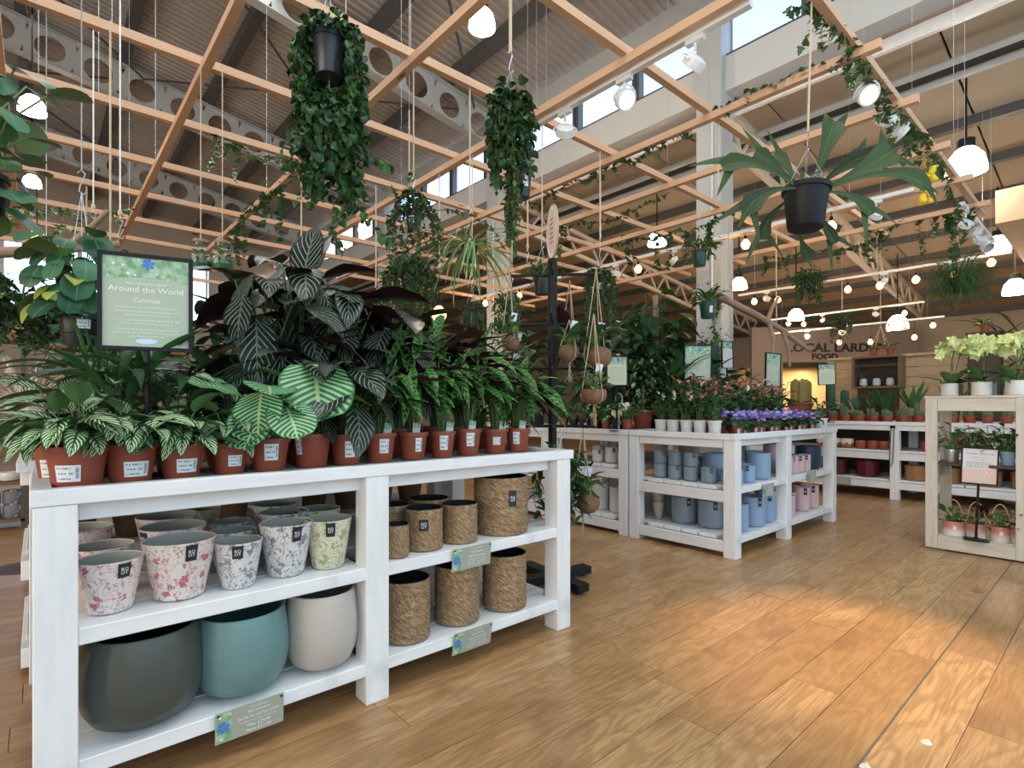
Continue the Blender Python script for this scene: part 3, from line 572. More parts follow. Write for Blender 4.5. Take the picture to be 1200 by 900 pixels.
def frame_sign(name, lb, loc, rz, wd, ht, card, rows, ink, pr=None, bloom=None, post=None, base=True, pfrac=.27, roll=0, fw=.012, low=False):
    """poster in a thin black frame on a post; loc is the middle of the lower edge of the frame"""
    z0 = loc[2]-(post or 0); t = thing(name, lb, 'sign', (loc[0], loc[1], z0), rz); zz = loc[2]-z0; t.rotation_euler = (0, math.radians(roll), rz); f = MB()
    for a, b, c, d in ((-wd/2, wd/2, 0, fw), (-wd/2, wd/2, ht-fw, ht), (-wd/2, -wd/2+fw, fw, ht-fw), (wd/2-fw, wd/2, fw, ht-fw)): f.box(a, b, -.008, .008, zz+c, zz+d)
    f.box(-wd/2+fw, wd/2-fw, .002, .007, zz+fw, zz+ht-fw); f.build('frame', 'black', t)
    c = MB().box(-wd/2+fw, wd/2-fw, -.002, .0015, zz+fw, zz+ht-fw).build('poster', card, t)
    if pr:
        a, b = (zz+ht-fw-ht*pfrac, zz+ht-fw-.002) if not low else (zz+fw+.002, zz+fw+ht*pfrac)
        K = 10; v = []
        for i in range(K+1): x = -wd/2+fw+.002+(wd-2*fw-.004)*i/K; v += [(x, -.0026, a+(.012*math.sin(PI*i/K)*ht/.3 if not low else 0)), (x, -.0026, b)]
        MB().add(v, [(2*i, 2*i+2, 2*i+3, 2*i+1) for i in range(K)]).build('flower_print', pr, c)
        if bloom: q = MB(); blue_bloom(q, bloom[0]*wd, zz+ht*bloom[1], ht*.05, -.0032); q.build('blue_flower', 'bluepr', c)
    if rows: l = lines_of(c, rows, ink); l.location = (0, -.002, zz)
    if post: MB().tube([(0, .006, 0), (0, .006, zz+.01)], .008, 8).build('post', 'black', t)
    if base and post: MB().lathe([(.09*wd/.25, 0), (.09*wd/.25, .006), (.02, .012), (.009, .02)], 20, close=True).build('base', 'black', t)
    return t
aw = [('INDOOR PLANTS FROM', .0105, 0, .214, 'CENTER'), ('Around the World', .027, 0, .190, 'CENTER'), ('Calathea', .021, 0, .157, 'CENTER'), ('These plants are part of the Marantaceae family', .0092, 0, .138, 'CENTER'), ('• Keep the soil moist and increase humidity levels', .0090, 0, .124, 'CENTER'), ('during warmer months by misting', .0090, 0, .113, 'CENTER'), ('• Place in a spot that gets indirect light as direct light', .0088, 0, .096, 'CENTER'), ('will cause the leaves to bleach and roll up', .0088, 0, .085, 'CENTER'), ('• The leaves of the plant move during the day and', .0088, 0, .066, 'CENTER'), ('night, through the photosynthesis that lets the plant', .0088, 0, .055, 'CENTER'), ('grow, like giving itself a rest', .0088, 0, .044, 'CENTER')]
sg = frame_sign('information_sign', 'black framed green sign headed Around the World, Calathea, above the front plants', (.268, 2.13, 1.285), math.radians(-15), .262, .315, 'sage', aw, 'ink_white', 'pr_leaf', (.02, .90), post=.415, pfrac=.24)
q = MB().lathe([(.001, 0), (.03, .0001)], 16, Matrix.Translation((0, -.0028, .415+.030)) @ Matrix.Rotation(PI/2, 4, 'X') @ Matrix.Diagonal((1, .3, 1, 1))); q.build('oval_mark', 'palebl', [c for c in sg.children if c.name.startswith('poster')][0])
small = [('Around the World', .022, 0, .185, 'CENTER')]+[('Care notes for house plants and', .0105, 0, .165-.02*i, 'CENTER') for i in range(7)]

for i in range(9):  # rows of dark pots added to darken the view under the front bench
    for k in range(2):
        pot('plant_pot', 'added dark brown pot under the second bench, %s from left, %s shelf' % (ORD[i], ('lower', 'upper')[k]), .12+i*.21, 3.06, (Z1, Z2)[k], .19, .2, 'crate', TAPER, None, 'added dark pots under the second bench')
# bearings and a helper shared by the plant builders
RT = math.radians(-41.2); FW = math.radians(48.8)      # bearings: along the picture to the right, and away from the shopper
def rv(r, u, f=0.0): return (r*.7528+f*.6585, -r*.6585+f*.7528, u)
# ---------------------------------------------------------------- leaves and plants
def leaf(kind, L, W, droop=.6, fold=.25, nu=7, nv=4, wave=0.0, curl=0.0, ex=1.3):
    """blade along +x from its base, W = full width; returns (verts, faces, uvs)"""
    V = []; F = []; U = []; x = z = 0.0; th = 0.0; pu = 0
    for i in range(nu+1):
        u = i/nu
        if kind == 'round': w = math.sqrt(max(0, 1-(2*u-1)**2))**.8
        elif kind == 'oval': w = math.sin(PI*u**.9)**.6
        elif kind == 'heart': w = math.sin(PI*min(1, u**.55))**.85 if u > 0 else .25
        elif kind == 'lance': w = math.sin(PI*u**.8)**.9
        elif kind == 'strap': w = min(1, 6*u+.35)*(1-u**3)
        elif kind == 'ivy': w = (.95, 1.0, .55, .68, .34, .18, .0)[min(6, int(round(u*6)))]
        else: w = math.sin(PI*u**.72)**.8
        if i: d = L/nu; th = droop*(u**ex)+curl*u*u; x += d*math.cos(th); z -= d*math.sin(th)
        for j in range(nv+1):
            v = 2*j/nv-1; h = abs(v)*w*W/2*fold+wave*W*math.sin(u*PI*5+(0 if v > 0 else 1))*abs(v)*w
            V.append((x+h*math.sin(th), v*w*W/2*(1-.1*fold), z+h*math.cos(th))); U.append((u, (v+1)/2))
    for i in range(nu):
        for j in range(nv): a = i*(nv+1)+j; F.append((a, a+nv+1, a+nv+2, a+1))
    return V, F, U
def lm(name, mat, *a, **k): d = leaf(*a, **k); return (MB().add(d[0], d[1], d[2]).mesh(name, mat, True), d)
def tri_leaf(L, W): return ([(0, 0, 0), (L*.5, W/2, L*.12), (L, 0, -L*.1), (L*.5, -W/2, L*.12)], [(0, 2, 1), (0, 3, 2)], [(0, .5), (.5, 1), (1, .5), (.5, 0)])
def lmtx(p, az, pitch, roll=0, s=1.0):
    return Matrix.Translation(p) @ Matrix.Rotation(az, 4, 'Z') @ Matrix.Rotation(-pitch, 4, 'Y') @ Matrix.Rotation(roll, 4, 'X') @ Matrix.Scale(s, 4)
U_ = RND.uniform
POTS = {}
def nursery(t, mat, d, h, sticker=None, tilt=0, soil=True, foot=.72, rim=.14, soilmat='soil'):
    key = (mat, round(d, 3), round(h, 3), foot, rim)
    if key not in POTS:
        r = d/2; f = r*foot; pr = [(f*.96, 0), (f, .004), (r*.93-(r*.93-f)*rim, h*(1-rim)), (r*.985, h*(1-rim)+.001), (r, h-.004), (r*.985, h), (r*.93, h-.001), (r*.90, h*.86)]
        sr = r*.91; POTS[key] = (MB().lathe(pr, 24).mesh('pot', mat, 35), MB().lathe([(sr, h*.865), (sr*.7, h*.89), (sr*.3, h*.88), (.002, h*.9)], 16).mesh('soil', soilmat, True))
    a, b = POTS[key]; mobj('pot', a, t)
    if soil: mobj('soil', b, t)
    if sticker is not None:
        r = d/2; f = r*foot; q = lambda z: f+(r*.93-(r*.93-f)*rim-f)*(z/(h*(1-rim))); z0, z1 = h*sticker[1], h*sticker[2]; aw = sticker[3]/2/r
        MB().patch(q(z0), z0, q(z1), z1, sticker[0]-aw, sticker[0]+aw, 4, .0012).build('label_sticker', 'sticker', t)
_tg = NT('green_white_care_card', .5); _z = _tg.xyz(_tg.tc())[2]; _tg.col(_tg.mix(_tg.ss(_tg.noise(_tg.tc(), 90, 2), .45, .6), _tg.mix(_tg.ss(_z, .028, .032), (.72, .76, .72), (.22, .40, .24)), (.62, .70, .66))); M['tagcard'] = _tg.m
def sticker_mat():
    t = NT('printed_white_label', .5); u = t.xyz(t.tc('UV')); bars = t.ss(t.noise(t.mapp(t.tc('UV'), (.01, 30, 1)), 1, 1), .48, .52)
    b = t.op('MULTIPLY', t.op('MULTIPLY', t.ss(u[0], .80, .82), t.ss(u[0], .95, .93)), t.op('MULTIPLY', t.ss(u[1], .18, .2), t.ss(u[1], .88, .86))); b = t.op('MULTIPLY', b, bars)
    rows = t.op('FRACT', t.op('MULTIPLY', u[1], 3.2)); wds = t.ss(t.noise(t.mapp(t.tc('UV'), (14, 3.2, 1)), 1, 1), .42, .5)
    l = t.op('MULTIPLY', t.op('MULTIPLY', t.ss(rows, .40, .45), t.ss(rows, .75, .70)), t.op('MULTIPLY', wds, t.op('MULTIPLY', t.ss(u[0], .06, .08), t.ss(u[0], .74, .70))))
    t.col(t.mix(t.op('MAXIMUM', b, t.op('MULTIPLY', l, .75)), (.84, .86, .88), (.05, .05, .06))); return t.m
M['sticker'] = sticker_mat()
def put(t, items, sep, name='leaf'):
    """items: (mesh, data, matrix). The first `sep` become leaf objects, the rest one joined part per material"""
    for me, d, m in items[:sep]: mobj(name, me, t, mtx=m)
    by = {}
    for me, d, m in items[sep:]: by.setdefault(me.materials[0], MB()).add(d[0], d[1], d[2], m)
    for mt, mb in by.items(): prop(mb.build('small_foliage' if sep else 'foliage', mt, t), kind='stuff')
def rosette(t, h0, specs, sep=300, stems=True, smat='stem', r0=.015, name='leaf'):
    items = []; st = MB()
    for sp in specs:
        n = sp['n']; a0, a1 = sp.get('az', (0, 2*PI)); ms = sp['m'] if isinstance(sp['m'], list) else [sp['m']]
        for i in range(n):
            f = (i+.5)/n; az = a0+(a1-a0)*((i*.618034) % 1.0)+U_(-.15, .15); r = U_(*sp['r']); z = h0+sp['z'][0]+(sp['z'][1]-sp['z'][0])*(f if sp.get('ord', 1) else RND.random())+U_(-.01, .01)
            p = Vector((r*math.cos(az), r*math.sin(az), z)); pitch = math.radians(U_(*sp['p'])); m = ms[i % len(ms)]
            items.append((m[0], m[1], lmtx(p, az+U_(-.25, .25), pitch, U_(-.35, .35)*sp.get('roll', 1), U_(*sp.get('s', (.85, 1.12))))))
            if stems and sp.get('st', 1):
                b = Vector((r0*math.cos(az)*U_(.3, 1.4), r0*math.sin(az)*U_(.3, 1.4), h0-.01)); c = (b+p)/2; c.z = h0+(z-h0)*.62; c.x = b.x+(p.x-b.x)*.33; c.y = b.y+(p.y-b.y)*.33; st.tube([b, c, p], .0028*sp.get('sw', 1), 4)
    if st.v: st.build('stems', smat, t)
    put(t, items, sep, name)
LV = [lm('leaf', 'l_vit', 'ovate', .140, .062, d, .30) for d in (.5, .8, 1.1)]
LO = [lm('leaf', 'l_orn', 'ovate', .29, .150, d, .20, 9, wave=.03) for d in (.35, .6, .9)]
LORB = [lm('leaf', 'l_orb', 'round', .20, .20, d, .12, 10, 6, wave=.02) for d in (.35, .6)]
LRAT = [lm('leaf', 'l_rat', 'lance', .26, .052, d, .20, 12, 4, wave=.06) for d in (.3, .55, .9)]
LD = [lm('leaf', 'l_dark', 'ovate', .15, .065, d, .25) for d in (.5, .9)]
LM = [lm('leaf', 'l_mid', 'ovate', .13, .055, d, .25) for d in (.5, .9)]
LS = [lm('leaf', 'l_dark', 'lance', .30, .045, d, .3) for d in (.7, 1.1)]
LPA = [lm('leaf', 'l_mid', 'lance', .26, .018, d, .4, 5, 2) for d in (.6, 1.0)]
LHT = [lm('leaf', 'l_dark', 'heart', .15, .12, d, .15) for d in (.5, .9)]
LHM = [lm('leaf', 'l_mid', 'heart', .13, .10, d, .15) for d in (.5, .9)]
LL = [lm('leaf', 'l_light', 'ovate', .10, .045, d, .25) for d in (.5, .9)]
LVAR = [lm('leaf', 'l_var', 'ovate', .11, .055, d, .2) for d in (.5, .9)]
LRED = [lm('leaf', 'l_red', 'ovate', .24, .10, d, .25) for d in (.4, .8)]
LPIL = [lm('leaf', 'l_pil', 'round', .115, .100, d, .10, 7, 4) for d in (.3, .7)]+[lm('leaf', 'l_mid', 'round', .10, .085, .5, .15, 7, 4)]
LYE = [lm('leaf', 'l_yel', 'ovate', .10, .06, .5, .2)]
# ---- front row and the calatheas behind it
ZT = .871
def potted(lb, x, y, d, h, specs, mat='terra', st=None, z=ZT, sep=300, group=None, cat='plant', name='potted_calathea', rz=None, smat='stem', **k):
    t = thing(name, lb, cat, (x, y, z), 0, group); nursery(t, mat, d, h, (VA(x, y)+st[0], st[1], st[2], st[3]) if st else None, **k); rosette(t, h*.88, specs, sep, smat=smat); return t
def vit(n, hh=.13, sp=.085): return [dict(m=LV, n=n, r=(.02, sp), z=(.02, hh), p=(-10, 50)), dict(m=LV, n=n//2, r=(.05, sp+.03), z=(.04, .09), p=(-22, 15), az=(-2.6, -.4)), dict(m=LV, n=n//3, r=(.06, sp+.02), z=(.05, .10), p=(-20, 10), az=(2.8, 4.6))]
def orn(n, h0, h1, sp=.16): return [dict(m=LO, n=int(n*.6), r=(.03, sp), z=(h0, h1), p=(-15, 50), az=(-.7, 2.4), s=(.75, 1.15), sw=1.3), dict(m=LO, n=int(n*.8), r=(.05, sp+.03), z=(h0*.75, h1), p=(-62, 2), az=(-3.6, -.6), s=(.7, 1.1), sw=1.3), dict(m=LO, n=n//3, r=(.06, sp), z=(h0, h1), p=(0, 30), az=(-2.9, -.5), s=(.6, .85))]
def rat(n, h0=.10, h1=.42): return [dict(m=LRAT, n=int(n*1.1), r=(.02, .12), z=(h0, h1), p=(-10, 65), az=(-.9, 2.5)), dict(m=LRAT, n=int(n*1.5), r=(.04, .12), z=(h0+.05, h1*.85), p=(-38, 12), az=(-3.0, -.2), s=(.7, 1.0))]
W_ = (.30, .82, .060)
fr = [('calathea with white-striped leaves in terracotta pot, at the left end of the front row', .085, 2.015, .160, .118, vit(20), (-.35, .16, .56, .074)),
 ('low white-striped calathea, second pot from the left end of the front row', .215, 2.035, .150, .118, vit(17, .12), (.25, .16, .55, .080)),
 ('low white-striped calathea, third in the front row, in front of the sign post', .352, 2.045, .140, .110, vit(17, .11, .07), (.30, .18, .58, .074)),
 ('small white-striped calathea fourth in the front row, left of the big round leaves', .500, 2.06, .122, .105, vit(10, .12, .06), (.35, .26, .62, .054)),
 ('round-leaved silver-striped calathea with the biggest leaf, fifth in the front row', .632, 2.06, .145, .118, [dict(m=LORB, n=7, r=(.05, .15), z=(.08, .22), p=(-25, 35), s=(.7, 1.0), sw=1.6), dict(m=LORB[:1], n=3, r=(.09, .13), z=(.10, .20), p=(-58, -38), az=(-2.5, -1.0), s=(.8, .95))], (.10, .34, .84, .054)),
 ('round-leaved calathea sixth in the front row, its wide leaf over the pot', .790, 2.07, .150, .128, [dict(m=LORB, n=5, r=(.04, .10), z=(.05, .20), p=(-20, 40), s=(.7, .9), sw=1.6), dict(m=LORB[1:], n=1, r=(.05, .05), z=(.27, .27), p=(-38, -38), az=(-1.85, -1.85), s=(1.32, 1.32), roll=0, sw=1.6)], (-.8, .40, .86, .034)),
 ('pinstripe calathea with drooping dark leaves, seventh in the front row', .930, 2.07, .136, .122, orn(9, .12, .30, .08), (.25, .26, .78, .048)),
 ('rattlesnake calathea eighth in the front row, right of the drooping pinstripe one', 1.080, 2.075, .136, .122, rat(13, .14, .32), (.30, .32, .80, .046)),
 ('rattlesnake calathea in the middle of the right half of the front row, ninth pot', 1.240, 2.08, .136, .120, rat(13, .14, .36), (.45, .30, .80, .034)),
 ('rattlesnake calathea tenth pot of the front row, above the baskets', 1.398, 2.085, .128, .120, rat(13, .14, .38), (.15, .30, .84, .044)),
 ('rattlesnake calathea eleventh in the front row, its sticker tilted', 1.550, 2.09, .132, .126, rat(13, .14, .40), (.20, .36, .86, .044)),
 ('rattlesnake calathea twelfth in the front row, fifth terracotta pot from the right', 1.725, 2.10, .136, .120, rat(12, .14, .38), (.15, .36, .68, .044)),
 ('rattlesnake calathea third from the right end of the front row', 1.870, 2.09, .130, .120, rat(11, .12, .32), (-.15, .34, .86, .040)),
 ('small variegated plant in terracotta pot, second from the right end of the bench', 1.955, 2.21, .105, .100, [dict(m=LVAR, n=22, r=(.02, .10), z=(.02, .20), p=(-20, 50))], (.20, .22, .70, .044)),
 ('small cream variegated plant at the right end of the front bench', 1.985, 2.36, .105, .105, [dict(m=LVAR, n=24, r=(.02, .11), z=(.02, .22), p=(-25, 50))], (.9, .30, .74, .034))]
for i, (lb, x, y, d, h, sp, st) in enumerate(fr):
    t = potted(lb, x, y, d, h, sp, st=st)
    if 5 < i < 13: MB().box(-.016, .016, -.0006, .0006, -.01, .052).build('plant_tag', 'tagcard', t, loc=(-.028*math.cos(1.1)+.02*(i % 2), -.045, h*.9), rot=(-.15, .1, RT))
bk = [('white-striped calathea behind the left-end pot, its sticker peeping out', .055, 2.185, .150, .118, vit(14, .20, .08), (-.6, .14, .6, .05)),
 ('strap-leaved calathea in the second row behind the left end pots', .20, 2.24, .150, .118, [dict(m=LS, n=26, r=(.02, .09), z=(.05, .26), p=(5, 60)), dict(m=LV, n=10, r=(.04, .10), z=(.10, .24), p=(-20, 40))], None),
 ('dark strap-leaved plant in the second row behind the sign', .37, 2.27, .150, .118, [dict(m=LS, n=22, r=(.02, .09), z=(.04, .22), p=(0, 55)), dict(m=LV, n=12, r=(.04, .10), z=(.08, .22), p=(-20, 40))], None),
 ('white-striped calathea in the second row behind the fourth pot', .53, 2.25, .150, .118, vit(16, .24, .08), None),
 ('pinstripe calathea in the second row, left edge of the dark mass', .70, 2.38, .165, .13, orn(20, .20, .66, .17), None),
 ('tall pinstripe calathea with an upright leaf at the top of the dark mass', .86, 2.40, .175, .14, orn(20, .28, .74)+[dict(m=LO[:1], n=2, r=(.03, .06), z=(.66, .70), p=(62, 75), az=(.5, 1.3), s=(1.0, 1.15), roll=0)], None),
 ('broad pinstripe calathea in the middle of the dark mass', 1.03, 2.38, .175, .14, orn(20, .22, .66), None),
 ('pinstripe calathea with purple undersides at the right of the dark mass', 1.20, 2.45, .175, .14, orn(18, .20, .56), None),
 ('pinstripe calathea low at the front of the dark mass, above the sixth pot', .82, 2.24, .150, .12, orn(12, .10, .40, .10), None),
 ('tall rattlesnake calathea in the second row beside the pinstripe ones', 1.36, 2.34, .165, .13, rat(18, .16, .50), None),
 ('pinstripe calathea at the right shoulder of the dark mass, behind the ninth pot', 1.28, 2.30, .16, .13, orn(14, .26, .58, .14), None),
 ('rattlesnake calathea in the second row behind the tenth pot', 1.53, 2.36, .165, .13, rat(17, .14, .48), None),
 ('rose-painted calathea with maroon leaf backs in the second row', 1.70, 2.38, .165, .13, rat(9, .14, .44)+[dict(m=LRED, n=8, r=(.05, .13), z=(.18, .44), p=(10, 60), az=(-2.6, .4)), dict(m=LORB, n=3, r=(.05, .10), z=(.36, .46), p=(-30, 20), s=(.6, .75))], None),
 ('dark maroon calathea near the right end of the second row', 1.87, 2.42, .150, .12, rat(7, .10, .34)+[dict(m=LRED, n=9, r=(.05, .12), z=(.10, .38), p=(0, 50))], None),
 ('bushy dark plant at the left of the third row', .30, 2.62, .17, .14, [dict(m=LS, n=24, r=(.03, .12), z=(.10, .36), p=(0, 60)), dict(m=LD, n=16, r=(.04, .14), z=(.05, .3), p=(-20, 40))], None),
 ('feathery palm at the left back corner of the front bench', .16, 2.62, .17, .14, [dict(m=LPA, n=56, r=(.02, .10), z=(.08, .30), p=(10, 75), s=(.8, 1))], None),
 ('large pinstripe calathea at the back of the front bench', .95, 2.66, .19, .16, orn(16, .30, .70, .2), None),
 ('green rattlesnake calathea at the back right of the front bench', 1.55, 2.66, .17, .14, rat(16, .2, .55), None),
 ('dark leafy plant at the back of the bench left of the pinstripe mass', .60, 2.64, .17, .14, [dict(m=LD, n=30, r=(.03, .18), z=(.08, .45), p=(-20, 50), s=(.9, 1.4))], None)]
for lb, x, y, d, h, sp, st in bk: potted(lb, x, y, d, h, sp, st=st)
for i, (x, y, sp) in enumerate(((.35, 3.15, [dict(m=LD, n=40, r=(.03, .22), z=(.1, .55), p=(-20, 50), s=(1, 1.6))]), (.95, 3.2, [dict(m=LHT, n=36, r=(.03, .24), z=(.1, .7), p=(-30, 40), s=(1, 1.6))]), (1.5, 3.15, [dict(m=LM, n=40, r=(.03, .22), z=(.1, .6), p=(-20, 50), s=(1, 1.5))]), (1.85, 3.3, [dict(m=LHM, n=36, r=(.03, .24), z=(.1, .66), p=(-30, 40), s=(1, 1.5))]))):
    potted('leafy green plant on the second bench, %s from its left end' % ORD[i], x, y, .2, .17, sp, 'blackpot', name='potted_foliage_plant')
# ---------------------------------------------------------------- hanging plants
LHOY = [lm('leaf', 'l_dark', 'oval', .056, .046, d, .45, 4, 2, curl=.6) for d in (.5, .9)]+[lm('leaf', 'l_mid', 'oval', .056, .044, .7, .3, 4, 2)]
LIVY = [lm('leaf', 'l_ivy', 'ivy', .050, .048, d, .12, 6, 2) for d in (.3, .7)]; LIVV = [lm('leaf', 'l_mid', 'ivy', .045, .042, .5, .12, 6, 2), lm('leaf', 'l_var', 'ivy', .05, .045, .5, .12, 6, 2)]
LSM = [lm('leaf', 'l_ivy', 'ovate', .032, .022, .5, .2, 3, 2), lm('leaf', 'l_mid', 'ovate', .030, .020, .5, .2, 3, 2)]
LFE = [lm('leaf', 'l_mid', 'lance', .20, .035, d, .2, 6, 2) for d in (.9, 1.5)]; LFEL = [lm('leaf', 'l_light', 'lance', .16, .03, 1.2, .2, 6, 2)]
LSPI = [lm('leaf', 'l_spid', 'strap', .42, .016, d, .3, 9, 2, ex=.45) for d in (1.6, 2.0, 2.3)]
LTHIN = [lm('leaf', 'l_mid', 'strap', .20, .006, d, .2, 4, 2) for d in (.9, 1.6, 2.2)]
def strand(items, st, pts, step, ms, pr=(-70, 20), sc=(.8, 1.15), sr=.0018):
    pts = [Vector(p) for p in pts]; st.tube(pts, sr, 4); acc = 0; k = RND.randint(0, 1)
    for a, b in zip(pts, pts[1:]):
        L = (b-a).length; d = (b-a)/max(L, 1e-6); base = math.atan2(d.y, d.x) if abs(d.z) < .8 else U_(-PI, PI)
        while acc < L:
            m = RND.choice(ms); az = base+(1 if k % 2 else -1)*U_(.6, 1.5)+(U_(-PI, PI) if abs(d.z) >= .8 else 0); items.append((m[0], m[1], lmtx(a+d*acc, az, math.radians(U_(*pr)), U_(-.5, .5), U_(*sc)))); k += 1; acc += step*U_(.7, 1.3)
        acc -= L
def hanger(t, h, r, zt, top, hook=True, rope='rope', rr=.005, wires=True):
    if wires:
        w = MB()
        for k in range(3): a = k*2.094+.5; w.tube([(r*math.cos(a), r*math.sin(a), h*.95), (0, 0, zt)], .0016, 4)
        w.build('hanger_wires', 'steel', t)
    if hook: MB().tube([(.018, 0, zt+.012), (.008, 0, zt-.008), (-.008, 0, zt+.002), (-.004, 0, zt+.03), (.006, 0, zt+.06), (.012, 0, zt+.078), (0, 0, zt+.092), (-.014, 0, zt+.078)], .0028, 6).build('hook', 'steel', t)
    z0 = zt+(.088 if hook else 0)
    if top > .5 and abs(t.location.z+top-3.1) < .03:
        top = support(t.location.x, t.location.y)-t.location.z
        if top+t.location.z > 3.3: MB().tube([(0, 0, 3.1-t.location.z), (0, 0, top)], .0013, 4).build('wire', 'steel', t); top = 3.1-t.location.z
    if top > z0: MB().tube([(0, 0, z0), (0, 0, top)], rr, 6).build('rope', rope, t)
def trailing(name, lb, x, y, z, d, h, mat, ms, n, L, spread, top=None, zt=None, step=.022, sep=290, up=.05, az=None, cat='hanging plant', bush=None, extra=(), sticker=None, soil='soil', rope='rope', hook=True, group=None, sc=(.8, 1.15), rr=.005):
    if top == 3.1: x, y = snap(x, y)
    t = thing(name, lb, cat, (x, y, z), 0, group); nursery(t, mat, d, h, (VA(x, y)+sticker, .35, .75, .035) if sticker is not None else None); items = []; st = MB()
    for i in range(n):
        a = (az[0]+(az[1]-az[0])*((i*.618) % 1)) if az else i*2.399; r = d/2+U_(*spread); Ln = U_(*L); pts = [(.3*d*math.cos(a), .3*d*math.sin(a), h*.9), (.55*d*math.cos(a), .55*d*math.sin(a), h+U_(.2, 1)*up), (r*math.cos(a), r*math.sin(a), h*U_(.6, .95))]; q = 4
        for k in range(1, q+1): a2 = a+U_(-.25, .25); rr_ = r*(1+.12*U_(-1, 1)); pts.append((rr_*math.cos(a2), rr_*math.sin(a2), h*.7-Ln*k/q))
        strand(items, st, pts, step, ms, sc=sc)
    for e in extra: strand(items, st, e, step, ms, sc=sc)
    if bush:
        for i in range(bush[0]):
            a = U_(-PI, PI); e = U_(-.2, 1.3); R = U_(bush[1]*.4, bush[1]); m = RND.choice(ms); items.append((m[0], m[1], lmtx(Vector((R*math.cos(a)*math.cos(e), R*math.sin(a)*math.cos(e), h+R*math.sin(e)*bush[2])), a+U_(-.6, .6), U_(-.6, .7), U_(-.6, .6), U_(*sc))))
    RND.shuffle(items); items.sort(key=lambda q: q[2].translation.x*SX+q[2].translation.y*CX_)
    st.build('stems', 'brownstem', t); put(t, items, sep)
    if top is not None: hanger(t, h, d/2, zt or h+.25, top-z, hook, rope, rr=rr)
    return t
# the big wax plant: two pots one above the other
trailing('hanging_wax_plant', 'big wax plant in black pot hanging top centre, its pot bare in front', 1.11, 2.68, 2.775, .172, .205, 'blackpot', LHOY, 26, (.15, .45), (.02, .09), 6.9, .42, .020, 295, .09, az=(RT-.35, RT+PI+.35), bush=(130, .13, .8), rope='steel', hook=False, rr=.003)
trailing('hanging_wax_plant', 'lower wax plant with long dark trails, hanging under the big bare pot', 1.12, 2.70, 2.42, .15, .15, 'blackpot', LHOY, 36, (.10, .42), (.01, .11), 2.78, .33, .021, 295, .10, bush=(150, .15, .9), rope='steel', hook=False, rr=.002,
  extra=[[rv(.05, .15), rv(.12, .08), rv(.17, -.02), rv(.24, -.05), rv(.31, -.08)], [rv(.04, .1), rv(.10, 0), rv(.16, -.2), rv(.20, -.38), rv(.30, -.47)], [rv(-.08, .2), rv(-.20, .10), rv(-.24, 0)], [rv(.1, -.2), rv(.02, -.45), rv(.05, -.52)]])
trailing('hanging_trailing_plant', 'long dark trailing plant on thick rope from the lattice, middle of the view', 1.67, 1.94, 2.42, .10, .09, 'blackpot', LSM+LHOY[:1], 36, (.10, .40), (.01, .05), 3.1, .26, .013, 295, .06, bush=(90, .10, 1), rr=.008, sc=(.8, 1.1))
trailing('hanging_trailing_plant', 'small black pot with white sticker and narrow trails, under the long dark trailing plant', 1.715, 1.89, 2.085, .104, .125, 'blackpot', LSM, 16, (.15, .32), (.0, .03), 2.45, .26, .013, 295, .05, az=(RT+PI-1.0, RT+PI+1.5), sticker=.45, rope='steel', hook=False, rr=.0015)
trailing('hanging_ivy', 'ivy in small black pot hanging left of the middle column, stray shoots on top', 1.65, 2.74, 2.13, .10, .10, 'blackpot', LIVY+LIVV[:1], 20, (.10, .30), (.03, .12), 3.1, .22, .026, 250, .14, bush=(70, .14, 1.0), sticker=-.3, sc=(.6, .9),
  extra=[[rv(.05, .1), rv(.2, .13), rv(.34, .09), rv(.46, .02), rv(.52, -.1)], [rv(-.03, .1), rv(-.1, .22), rv(-.13, .27)], [rv(.0, .1), rv(-.02, .25), rv(-.03, .34)]])
trailing('hanging_trailing_plant', 'small-leaved bushy trailing plant hanging below the ivy, with a lit bulb in front', 1.88, 3.20, 1.88, .13, .12, 'blackpot', LSM, 44, (.08, .36), (.04, .14), 3.1, .25, .014, 220, .12, bush=(170, .17, 1.0), sc=(.9, 1.4))
t = thing('hanging_spider_plant', 'pale striped spider plant hanging right of the bushy trailing plant', 'hanging plant', (2.06, 2.76, 2.02)); nursery(t, 'whitepot' if 'whitepot' in M else 'greenpot', .11, .10)
rosette(t, .09, [dict(m=LSPI, n=70, r=(.005, .05), z=(.0, .05), p=(25, 75), s=(.7, 1.1), st=0)]); hanger(t, .1, .05, .26, 3.1-2.02)
trailing('hanging_fern', 'light fern in dark green pot hanging between the spider plant and column', 2.49, 3.40, 1.74, .12, .11, 'greenpot', LSM, 14, (.02, .12), (.02, .06), 3.1, .3, .016, 120, .05, bush=(90, .13, .7))
def ferny(lb, x, y, z, d, mat, n=40, top=3.1, zt=.34, sc=(.7, 1.1), ms=None, group=None, sticker=None):
    if top == 3.1: x, y = snap(x, y)
    t = thing('hanging_fern', lb, 'hanging plant', (x, y, z), 0, group); nursery(t, mat, d, d*.95, (VA(x, y)+sticker, .3, .7, .04) if sticker is not None else None); rosette(t, d*.85, [dict(m=ms or LFE+LFEL, n=n//2, r=(.01, d*.4), z=(.0, .05), p=(10, 80), s=(sc[0]*.8, sc[1]*.8), st=0), dict(m=LL+LM, n=int(n*1.6), r=(d*.1, d*1.15), z=(-.03, d*1.1), p=(-40, 60), s=(.25, .5), st=0, ord=0)])
    if top: hanger(t, d*.9, d/2, zt, top-z)
    return t
ferny('fern in dark pot hanging just left of the black stand pole', 2.70, 2.83, 1.90, .14, 'blackpot', 46); ferny('fern hanging low behind the coconut planters left of the pole', 2.80, 3.2, 1.70, .14, 'greenpot', 40)
